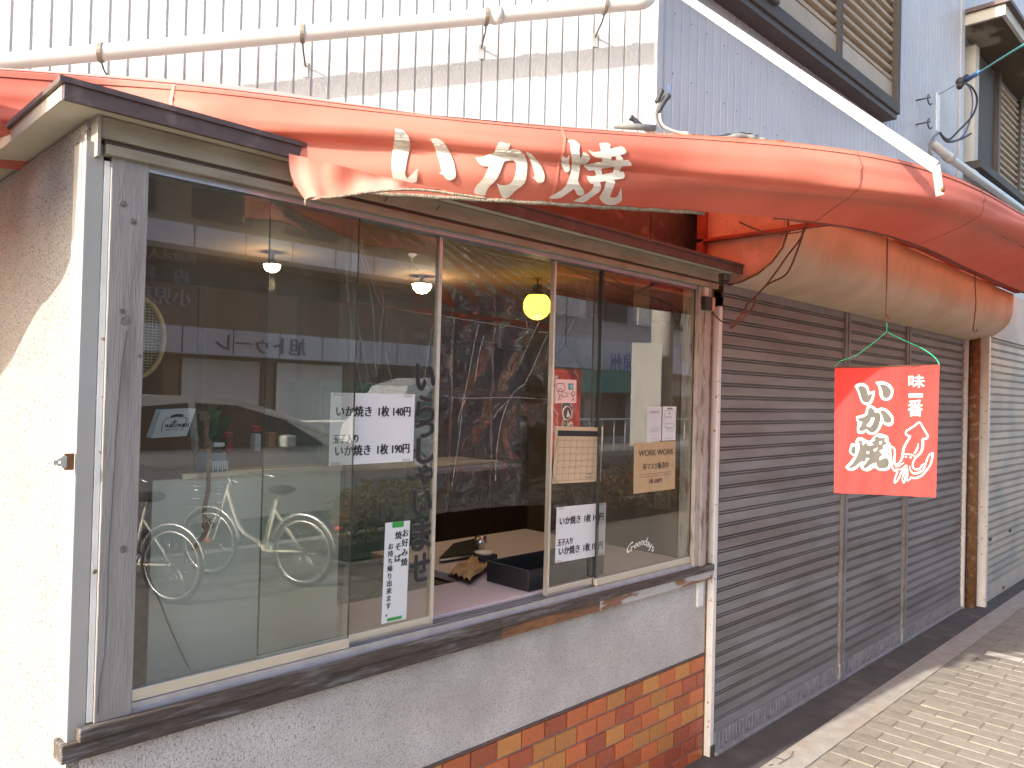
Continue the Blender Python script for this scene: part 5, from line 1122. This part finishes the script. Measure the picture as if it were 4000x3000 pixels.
GR = [[[(335,285),(375,268),(420,278),(450,320),(465,380),(520,355),(505,410),(480,455),(440,470),(400,450),(378,400),(365,350)]],
 [[(595,250),(650,250),(700,275),(735,315),(738,360),(715,400),(680,418),(645,395),(635,340),(620,290)]],
 [[(465,545),(500,525),(540,560),(545,590),(600,590),(615,640),(600,720),(570,790),(530,825),(480,820),(445,790),(400,810),(360,810),(352,785),(380,740),(395,705),(345,680),(345,655),(400,645),(455,610)], [(505,645),(540,650),(530,700),(490,765),(440,745),(480,700)]],
 [[(605,570),(650,560),(700,600),(740,650),(742,695),(700,715),(650,690),(640,640)]],
 [[(275,1000),(310,990),(315,1060),(290,1090),(258,1060)]],
 [[(345,920),(390,925),(400,980),(440,945),(470,985),(530,975),(500,940),(540,925),(545,880),(590,870),(600,890),(670,890),(665,930),(700,955),(640,990),(650,1020),(600,1050),(640,1090),(600,1130),(600,1160),(640,1140),(690,1130),(715,1180),(700,1240),(640,1260),(580,1250),(560,1190),(500,1210),(430,1265),(400,1240),(440,1190),(480,1140),(440,1130),(430,1180),(380,1180),(330,1220),(270,1255),(225,1250),(290,1180),(340,1080),(360,1000)], [(600,935),(630,930),(625,965),(600,968)], [(530,1030),(580,1008),(560,1045),(535,1055)], [(450,1050),(480,1060),(470,1085),(445,1078)]]]
for g in WH: place(f1, [fill2d([smooth_loop(Z(ob, sb, g))], 10)]).build('character_outline', 'print_white', ban, fix=False)
for g in GR: place(f2, [fill2d([smooth_loop(Z(ob, sb, l)) for l in g], 10)]).build('character', 'print_grey', ban, fix=False)
def glyph_px(ch, cx, cy, w_, h_, fmap, reps=((-1, 0), (1, 0), (0, 1), (0, -1), (0, 0))):
    vs, fs = text2d(ch); xs = [v.x for v in vs]; ys = [v.y for v in vs]; mx, my = (min(xs)+max(xs))/2, (min(ys)+max(ys))/2; sx_ = w_/max(.05, max(xs)-min(xs)); sy_ = h_/max(.05, max(ys)-min(ys))
    out = MB()
    for j, (dx, dy) in enumerate(reps): out.add([fmap(cx+(v.x-mx)*sx_+dx*.9, cy-(v.y-my)*sy_+dy*.9)-nB*.0002*j for v in vs], fs)
    return out
for ch, cx, cy, w_, h_ in (('味', 1045, 213, 190, 150), ('一', 1035, 383, 165, 40), ('番', 1030, 535, 175, 195)):
    glyph_px(ch, ob[0]+cx/sb, ob[1]+cy/sb, w_/sb, h_/sb, f1).build('small_character', 'print_white', ban, fix=False)
os_, ss_ = (3420, 1600), 5.185
SQ = [([(715,548),(640,520),(612,480),(630,430),(700,385),(800,320),(890,258),(960,360),(1030,480),(1062,540),(1030,585),(950,598)], 34), ([(700,555),(620,680),(570,790),(553,890)], 40), ([(958,600),(958,720),(932,840),(880,910),(805,972)], 44),
 ([(555,895),(640,905),(740,915),(800,965)], 20), ([(865,675),(845,790),(788,890)], [4, 34, 44]), ([(555,895),(535,990),(480,1080),(395,1112),(380,1000),(392,850),(362,772),(300,750)], [36, 34]), ([(300,740),(300,860),(318,1000),(328,1130),(370,1220),(450,1262)], 34),
 ([(805,985),(758,1080),(760,1170),(820,1212),(900,1190),(942,1130),(978,1112),(1002,1130),(1040,1020),(1090,920),(1165,872)], 30), ([(1165,872),(1145,1000),(1108,1120),(1040,1220),(940,1330),(820,1385),(700,1375)], 36), ([(690,1140),(705,1220),(765,1290),(850,1285),(960,1225),(1000,1140)], [10, 40, 26]),
 ([(450,1262),(405,1360),(385,1450),(400,1480),(465,1400),(510,1300),(560,1200),(640,1130)], 26), ([(600,1200),(545,1380),(570,1490),(600,1400),(610,1300),(640,1180),(650,1300),(640,1440),(700,1400),(720,1370)], 22), ([(400,1160),(480,1140),(575,1075)], 16), ([(410,1210),(520,1205),(620,1120)], 18)]
for P, w_ in SQ: place(f1, [stroke2d(Z(os_, ss_, P), [v/ss_ for v in w_] if isinstance(w_, list) else w_/ss_)]).build('squid_line', 'print_white', ban, fix=False)
for x_, y_ in ((615, 955), (712, 968)):
    place(f1, [fill2d([[(os_[0]+(x_+20*math.cos(a))/ss_, os_[1]+(y_+20*math.sin(a))/ss_) for a in [k*.52 for k in range(12)]]])]).build('squid_eye', 'print_white', ban, fix=False)
knot = PB(3464, 1295); strl = MB()
MB().tube(curve([PB(3262, 1433), PB(3285, 1410), PB(3340, 1390), PB(3410, 1340), knot], 6), .0014, 5).build('green_string', 'string_green', ban)
MB().tube(curve([knot, PB(3520, 1325), PB(3600, 1360), PB(3650, 1395), PB(3671, 1425)], 6), .0018, 5).build('green_string', 'string_green', ban)
MB().tube([knot, PB(3464, 1255)], .002, 5).build('string_knot', 'string_green', ban)
h1_ = thing('wire_hook', 'long rusty wire hook from which the red banner hangs', 'hook', tuple(PB(3464, 1000)), 'wire hooks under the awning')
MB().tube(curve([PB(3466, 900), PB(3464, 1100), PB(3460, 1225), PB(3458, 1250), PB(3466, 1260), PB(3470, 1245), PB(3462, 1225)], 5), .0024, 6).build('wire', 'rust_wire', h1_)
h2_ = thing('wire_hook', 'empty rusty wire hook right of the red banner', 'hook', tuple(PY(3810, 1100, 1.1)), 'wire hooks under the awning')
MB().tube(curve([PY(x_, y_, 1.12) for x_, y_ in ((3810, 1030), (3809, 1120), (3812, 1180), (3806, 1250), (3801, 1285), (3806, 1295), (3815, 1294), (3817, 1284))], 5), .0026, 6).build('wire', 'rust_wire', h2_)

# wall bracket with service cables
br = thing('cable_bracket', 'white bracket plate with two ring bolts on the grey wall corner', 'bracket', tuple(PY(3662, 440, 1.9)))
bx = PY(3662, 440, 1.90); z1_, z0_ = PY(3662, 365, 1.9).z, PY(3666, 515, 1.9).z
box('plate', (bx.x-.035, 1.895, z0_), (bx.x+.04, 1.90, z1_), 'post_white', br)
for yy in (393, 487):
    p = PY(3650, yy, 1.9); MB().tube([p+Vector((-.04+.05*math.cos(a), .02+.03*math.cos(a)*0, .035*math.sin(a))) for a in [k*.45 for k in range(4, 14)]], .006, 6).build('ring_bolt', 'dark_metal', br); MB().tube([p+Vector((-.09, .0, 0)), p+Vector((-.09, .1, 0))], .006, 6).build('bolt_shank', 'dark_metal', br)
ca = thing('service_cables', 'blue and black service cables looping from the bracket to the insulator', 'cables', tuple(PY(3760, 320, 1.8)))
for P, r_, m_ in (([(4100, 120, .9), (3990, 180, 1.0), (3900, 235, 1.3), (3825, 282, 1.6), (3785, 305, 1.75)], .006, 'cable_teal'), ([(3825, 282, 1.6), (3795, 300, 1.7), (3770, 318, 1.8)], .018, 'cable_blue'), ([(3670, 368, 1.89), (3710, 345, 1.85), (3750, 325, 1.8)], .004, 'cable_grey'),
                  ([(3770, 325, 1.8), (3800, 345, 1.8), (3817, 390, 1.8), (3800, 450, 1.8), (3745, 510, 1.85), (3705, 545, 1.88), (3670, 520, 1.89)], .008, 'cable_dark'), ([(3775, 325, 1.8), (3795, 360, 1.8), (3797, 430, 1.8), (3770, 520, 1.85), (3720, 552, 1.88), (3672, 522, 1.89)], .006, 'cable_blue'),
                  ([(3672, 518, 1.89), (3700, 553, 1.87), (3750, 545, 1.85), (3793, 522, 1.83)], .009, 'cable_dark'), ([(3665, 520, 1.89), (3640, 545, 1.9), (3632, 590, 1.9), (3645, 640, 1.9)], .010, 'cable_grey')):
    MB().tube(curve([PY(*p) for p in P], 6), r_, 7).build('cable', m_, ca)
p = PY(3752, 320, 1.8); MB().sphere(p, .035, 10, 8).build('insulator', 'cable_dark', ca); MB().tube([p+Vector((-.03, 0, -.05)), p+Vector((.08, -.02, .06))], .022, 8).build('clamp', 'cable_dark', ca)
gut = thing('sloping_gutter_pipe', 'white pipe sloping along the wall behind the right end of the awning', 'pipe', tuple(PY(3700, 620, 1.9)))
MB().tube([PY(3640, 560, 1.92), PY(3700, 610, 1.9), PY(4060, 868, 1.8)], .034, 12).build('pipe_run', 'pvc', gut)
for x_, y_ in ((3705, 614), (3800, 682)): p = PY(x_, y_, 1.9); MB().tube([p+Vector((-.05, 0, .0)), p+Vector((.05, 0, -.0))], .04, 12).build('collar', 'hood_cream', gut)

# ================================================================ ACROSS THE STREET (seen mirrored in the glass)
def facade(name, label, x0, x1, y, h, m):
    t = thing(name, label, 'building', (x0, y, 0)); box('wall', (x0, y-6, 0), (x1, y, h), m, t); return t
yo = -11.6
oA = facade('brown_shop_building', 'brown shop building across the street with a pale sign band', -6, 14.5, yo, 3.6, 'opp_wall')
ba = box('sign_band', (-6, yo+.01, 2.18), (14.4, yo+.5, 2.68), 'opp_band', oA)
for k in range(-5, 15): box('panel_joint', (k*1.0-.01, yo+.501, 2.18), (k*1.0+.01, yo+.504, 2.68), 'opp_dark', ba)
ub = box('upper_band', (-6, yo+.01, 4.12), (14.4, yo+.9, 4.52), 'opp_band', oA)
for k in range(-5, 15): box('panel_joint', (k*1.0-.01, yo+.901, 4.12), (k*1.0+.01, yo+.904, 4.52), 'opp_dark', ub)
box('shadow_gap', (-6, yo+.01, 3.98), (14.4, yo+.3, 4.1195), 'opp_dark', oA)
box('upper_wall', (-6, yo-5.9, 3.6005), (14.4, yo+.005, 6.4), 'opp_wall', oA)
for k in range(-3, 7): 
    w0_ = k*2.0; f_ = box('shop_window', (w0_+.15, yo+.002, .25), (w0_+1.85, yo+.03, 2.1), 'opp_dark', oA); 
    if k in (3, 4): box('white_door', (w0_+.2, yo+.035, .2), (w0_+1.8, yo+.06, 2.1), 'opp_white', oA)
for k in range(-3, 7): box('upstairs_window', (k*2.0+.3, yo+.007, 4.85), (k*2.0+1.6, yo+.04, 5.9), 'opp_dark', oA)
def wall_text(s_, x, z, h, m, parent, y, name='lettering'):
    vs, fs = text2d(s_); k = h/.8; mx = max(v.x for v in vs)
    b = MB()
    for j, dx in enumerate((-.012, 0, .012)): b.add([Vector((x-(v.x)*k+dx, y+.002*j, z+v.y*k)) for v in vs], fs)
    return b.build(name, m, parent, fix=False)
wall_text('旭トゥーレ', 8.6, 2.28, .32, 'opp_letter', ba, yo+.506)
wall_text('池田泉州', 21.5, 2.4, .5, 'opp_blue', oA, yo+.506)
wall_text('医療法人', 6.3, 3.92, .18, 'opp_letter_pale', oA, yo+.32); wall_text('内　科', 6.3, 3.56, .25, 'opp_letter_pale', oA, yo+.02); wall_text('小児科', 6.35, 3.13, .29, 'opp_letter_pale', oA, yo+.02)
oB = facade('grey_office_building', 'pale grey building across the street with teal shopfront awning', 14.6, 34, yo-.3, 7, 'opp_wall_grey')
box('sign_band', (14.7, yo-.29, 2.4), (34, yo+.2, 3.3), 'opp_band', oB); box('teal_awning', (15, yo-.29, 1.7), (22, yo+.7, 2.35), 'opp_teal', oB)
for k in range(9): box('window', (15.2+k*2.1, yo-.299, .3), (16.7+k*2.1, yo-.27, 1.65), 'opp_dark', oB); box('upstairs_window', (15.2+k*2.1, yo-.299, 4.0), (16.7+k*2.1, yo-.27, 5.6), 'opp_white' if k % 2 else 'opp_dark', oB)
oC = facade('far_left_building', 'beige building across the street at the far left', -30, -6.2, yo, 5, 'opp_wall_grey')

def wheel(parent, c, r, w_, spokes=0, rim='chrome', name='wheel'):
    wl = MB(); wl.tube([Vector(c)+Vector((r*math.cos(a), 0, r*math.sin(a))) for a in [k*2*math.pi/32 for k in range(33)]], w_/2, 8, False); o = wl.build(name, 'tyre', parent)
    if spokes:
        MB().tube([Vector(c)+Vector(((r-w_*.8)*math.cos(a), 0, (r-w_*.8)*math.sin(a))) for a in [k*2*math.pi/32 for k in range(33)]], w_*.35, 6, False).build('rim', rim, o)
        s = MB()
        for k in range(spokes): a = k*2*math.pi/spokes; s.tube([Vector(c)+Vector((0, .02*(-1)**k, 0)), Vector(c)+Vector(((r-w_*.8)*math.cos(a+.3), 0, (r-w_*.8)*math.sin(a+.3)))], .0012, 4)
        s.tube([Vector(c)+Vector((0, -.04, 0)), Vector(c)+Vector((0, .04, 0))], .015, 8); s.build('spokes', rim, o)
    else:
        MB().lathe(c, [(0, -.09), (r*.6, -.085), (r*.72, -.06), (r*.72, .06), (r*.6, .085), (0, .09)], 20, 'y').build('hub', rim, o)
    return o
def car(name, label, x, y, prof, wid, m, wz, glassz, dirn=1):
    t = thing(name, label, 'car', (x, y, 0)); b = MB(); n = len(prof)
    # body section extruded with tumblehome
    secs = [(-1, 0), (-.96, 1), (.96, 1), (1, 0)]
    def P(i, k):
        px_, pz_ = prof[i]; inw = max(0, pz_-.85)*.28; yy = (wid/2-inw)*(1 if k else -1); return Vector((x+dirn*px_, y+yy, pz_))
    vs = [P(i, 0) for i in range(n)]+[P(i, 1) for i in range(n)]
    b.add(vs, [(i, (i+1) % n, n+(i+1) % n, n+i) for i in range(n)], False); b.add(vs, [tuple(range(n)), tuple(range(2*n-1, n-1, -1))]); b.build('body', m, t, .03)
    for g in glassz:
        for k in (0, 1):
            sg = 1 if k else -1
            MB().add([Vector((x+dirn*px_, y+sg*(wid/2-max(0, pz_-.85)*.28+.004), pz_)) for px_, pz_ in g], [tuple(range(len(g)))]).build('side_window', 'car_glass', t)
    for cx in wz:
        for sg in (-1, 1): wheel(t, (x+dirn*cx, y+sg*(wid/2-.08), .31), .27, .16, 0, 'chrome')
    for sg in (-1, 1):
        q = prof[-1][0]; MB().sphere((x+dirn*(max(p[0] for p in prof)-.10), y+sg*wid*.36, .68), .10, 12, 8).build('headlight', 'headlight', t); box('mirror', (x+dirn*.55-.06, y+sg*(wid/2+.02), .98), (x+dirn*.55+.06, y+sg*(wid/2+.15), 1.1), m, t, .02)
    return t
cprof = [(-2.1, .30), (-2.15, .62), (-2.08, .92), (-1.85, 1.08), (-1.35, 1.38), (-.6, 1.47), (.1, 1.44), (.65, 1.30), (1.25, 1.02), (1.85, .88), (2.1, .70), (2.12, .32)]
gl1 = [(-1.55, .98), (-1.25, 1.32), (-.35, 1.40), (-.35, .98)]; gl2 = [(-.28, .98), (-.28, 1.40), (.12, 1.38), (.62, 1.24), (1.05, .98)]
car('parked_car', 'silver hatchback parked at the near kerb, mirrored in the left pane', 3.35, -4.3, cprof, 1.68, 'car_dark_paint', (-1.3, 1.3), (gl1, gl2))
vprof = [(-1.7, .3), (-1.72, 1.0), (-1.6, 1.75), (-1.2, 1.82), (.6, 1.80), (1.1, 1.65), (1.45, 1.15), (1.62, .95), (1.68, .32)]
car('white_van', 'white minivan coming along the far lane, mirrored beside the price sheet', 9.2, -7.4, vprof, 1.48, 'car_paint', (-1.1, 1.1), ([(-1.4, 1.05), (-1.4, 1.6), (-.4, 1.65), (-.4, 1.05)], [(-.3, 1.05), (-.3, 1.65), (.6, 1.62), (1.2, 1.05)]), -1)
def bike(label, x, y, dirn=1):
    t = thing('bicycle', label, 'bicycle', (0, 0, 0), 'bicycles parked on the footpath'); P = lambda a, z, dy=0: Vector((a, dy, z))
    wheel(t, P(-.52, .33), .315, .035, 28); wheel(t, P(.56, .33), .315, .035, 28)
    f = MB(); f.tube(curve([P(.36, .86), P(.2, .5), P(-.02, .38), P(-.1, .30)], 5), .02, 8); f.tube([P(-.1, .3), P(-.22, .80)], .016, 8); f.tube([P(-.1, .3), P(-.52, .33)], .011, 6); f.tube([P(-.2, .7), P(-.52, .33)], .010, 6); f.tube([P(.34, .92), P(.42, .66)], .019, 8)
    for sg in (-1, 1): f.tube(curve([P(.42, .66, .03*sg), P(.50, .5, .05*sg), P(.56, .33, .05*sg)], 4), .009, 6)
    f.build('frame', 'bike_cream', t)
    MB().tube(curve([P(.30, .90), P(.34, .98), P(.25, 1.02, .1), P(.12, 1.0, .26), P(.02, .98, .28)], 5)[0:], .011, 7).build('handlebar', 'chrome', t); MB().tube(curve([P(.34, .98), P(.25, 1.02, -.1), P(.12, 1.0, -.26), P(.02, .98, -.28)], 5), .011, 7).build('handlebar', 'chrome', t)
    MB().tube([P(-.22, .80), P(-.25, .88)], .012, 6).build('seat_post', 'chrome', t)
    MB().sphere(P(-.27, .90), .13, 14, 8, (1, 1, .35)).build('saddle', 'tyre', t)
    for cx in (-.52, .56):
        MB().tube([P(cx+.35*math.cos(a), .33+.35*math.sin(a)) for a in [R(d_) for d_ in range(15, 176, 10)]], .018, 6).build('mudguard', 'chrome', t)
    MB().lathe(P(-.1, .3, .03), [(0, 0), (.09, 0), (.09, .006), (0, .006)], 20, 'y').build('chain_ring', 'chrome', t); MB().tube([P(-.9, .60), P(-.9, .56)], .03, 8).build('reflector', 'tail_red', t)
    b = MB(); o_ = P(.62, .70)
    for k in range(7):
        for (a, c) in (((-.15, -.17), (.17, -.17)), ((.17, -.17), (.17, .17)), ((.17, .17), (-.15, .17)), ((-.15, .17), (-.15, -.17))): b.tube([o_+Vector((a[0], a[1], k*.04)), o_+Vector((c[0], c[1], k*.04))], .003, 4)
    b.build('basket', 'chrome', t); MB().tube([P(-.52, .33, .05), P(-.66, .02, .09)], .008, 6).build('kickstand', 'chrome', t)
    t.location = (x, y, 0); t.rotation_euler = (0, 0, R(dirn)); t.scale = (.83, .83, .83); return t
bike('cream city bicycle parked on the footpath, mirrored low in the left pane', 3.05, -2.31, -116)
bike('second bicycle, half hidden beside the timber post in the mirror image', 2.09, -2.46, -116)
# hedge strip
hg = thing('hedge', 'low orange-green hedge along the kerb, mirrored in the panes', 'hedge', (8, -2.68, 0))
hl_ = MB(); rg = random.Random(5)
for k in range(15000):
    x_ = rg.uniform(4.05, 16); y_ = -2.68+rg.gauss(0, .17); z_ = .08+.60*rg.random()**.6*(.85+.15*math.sin(x_*3)); s_ = rg.uniform(.02, .045); a, b_ = rg.uniform(0, 6.3), rg.uniform(-1, 1)
    u_ = Vector((math.cos(a), math.sin(a), b_)).normalized()*s_; v_ = u_.cross(Vector((rg.uniform(-1, 1), rg.uniform(-1, 1), 1))).normalized()*s_*.5; p = Vector((x_, y_, z_)); hl_.add([p-u_, p+v_, p+u_, p-v_], [(0,1,2,3)])
o = hl_.build('foliage', 'hedge_leaf', hg, fix=False); o['kind'] = 'stuff'
br_ = MB()
for k in range(60): x_ = 4.2+k*.19; br_.tube([(x_, -2.68, 0), (x_+rg.uniform(-.1, .1), -2.68+rg.uniform(-.15, .15), .6)], [.012, .005], 5)
br_.build('stems', 'bark', hg)
pol = thing('utility_pole', 'white-wrapped concrete utility pole at the kerb, mirrored in the rightmost pane', 'pole', (9.3, -2.7, 0))
MB().tube([(9.3, -2.7, 0), (9.3, -2.7, 9)], [.17, .12], 18).build('shaft', 'pole_concrete', pol); MB().obox((8.66, -2.75, .9), (.27, .30, 0), (0, 0, 1.4), (.015, -.012, 0)).build('white_sheet', 'rail_white', pol)
si_ = box('street_sign', (9.6, -2.6, 2.1), (10.2, -2.57, 2.8), 'opp_white', pol); wall_text('P', 10.1, 2.25, .4, 'opp_blue', si_, -2.565)
sg = thing('roadside_signboard', 'white upright signboard across the road with blue lettering', 'sign', (13, -9.4, 0)); box('board', (12.7, -9.4, 1.2), (13.4, -9.36, 2.8), 'opp_white', sg); box('post', (13.02, -9.42, 0), (13.08, -9.38, 1.1995), 'rail_white', sg); wall_text('池田', 13.35, 2.2, .3, 'opp_blue', sg, -9.355)
gd = thing('guard_rail', 'white pedestrian guard rail along the far pavement', 'railing', (12, -9.3, 0))
MB().tube([(5, -9.35, .95), (26, -9.35, .95)], .03, 8).build('top_rail', 'rail_white', gd)
for k in range(43): MB().tube([(5+k*.5, -9.35, .1), (5+k*.5, -9.35, .95)], .015, 6).build('baluster', 'rail_white', gd)
# litter twigs on the edging
lt = thing('dry_twigs', 'few dry twigs and crumbs on the concrete edging at the bottom', 'twigs', tuple(PZ(3060, 2970, .01)))
tw = MB()
for P in ([(3040, 2985), (3065, 2970), (3090, 2955), (3098, 2935)], [(3030, 2960), (3045, 2962), (3060, 2968)], [(3002, 2990), (3020, 2985)]): tw.tube([PZ(x_, y_, .008) for x_, y_ in P], .0015, 4)
tw.build('twig', 'wood_dark', lt)
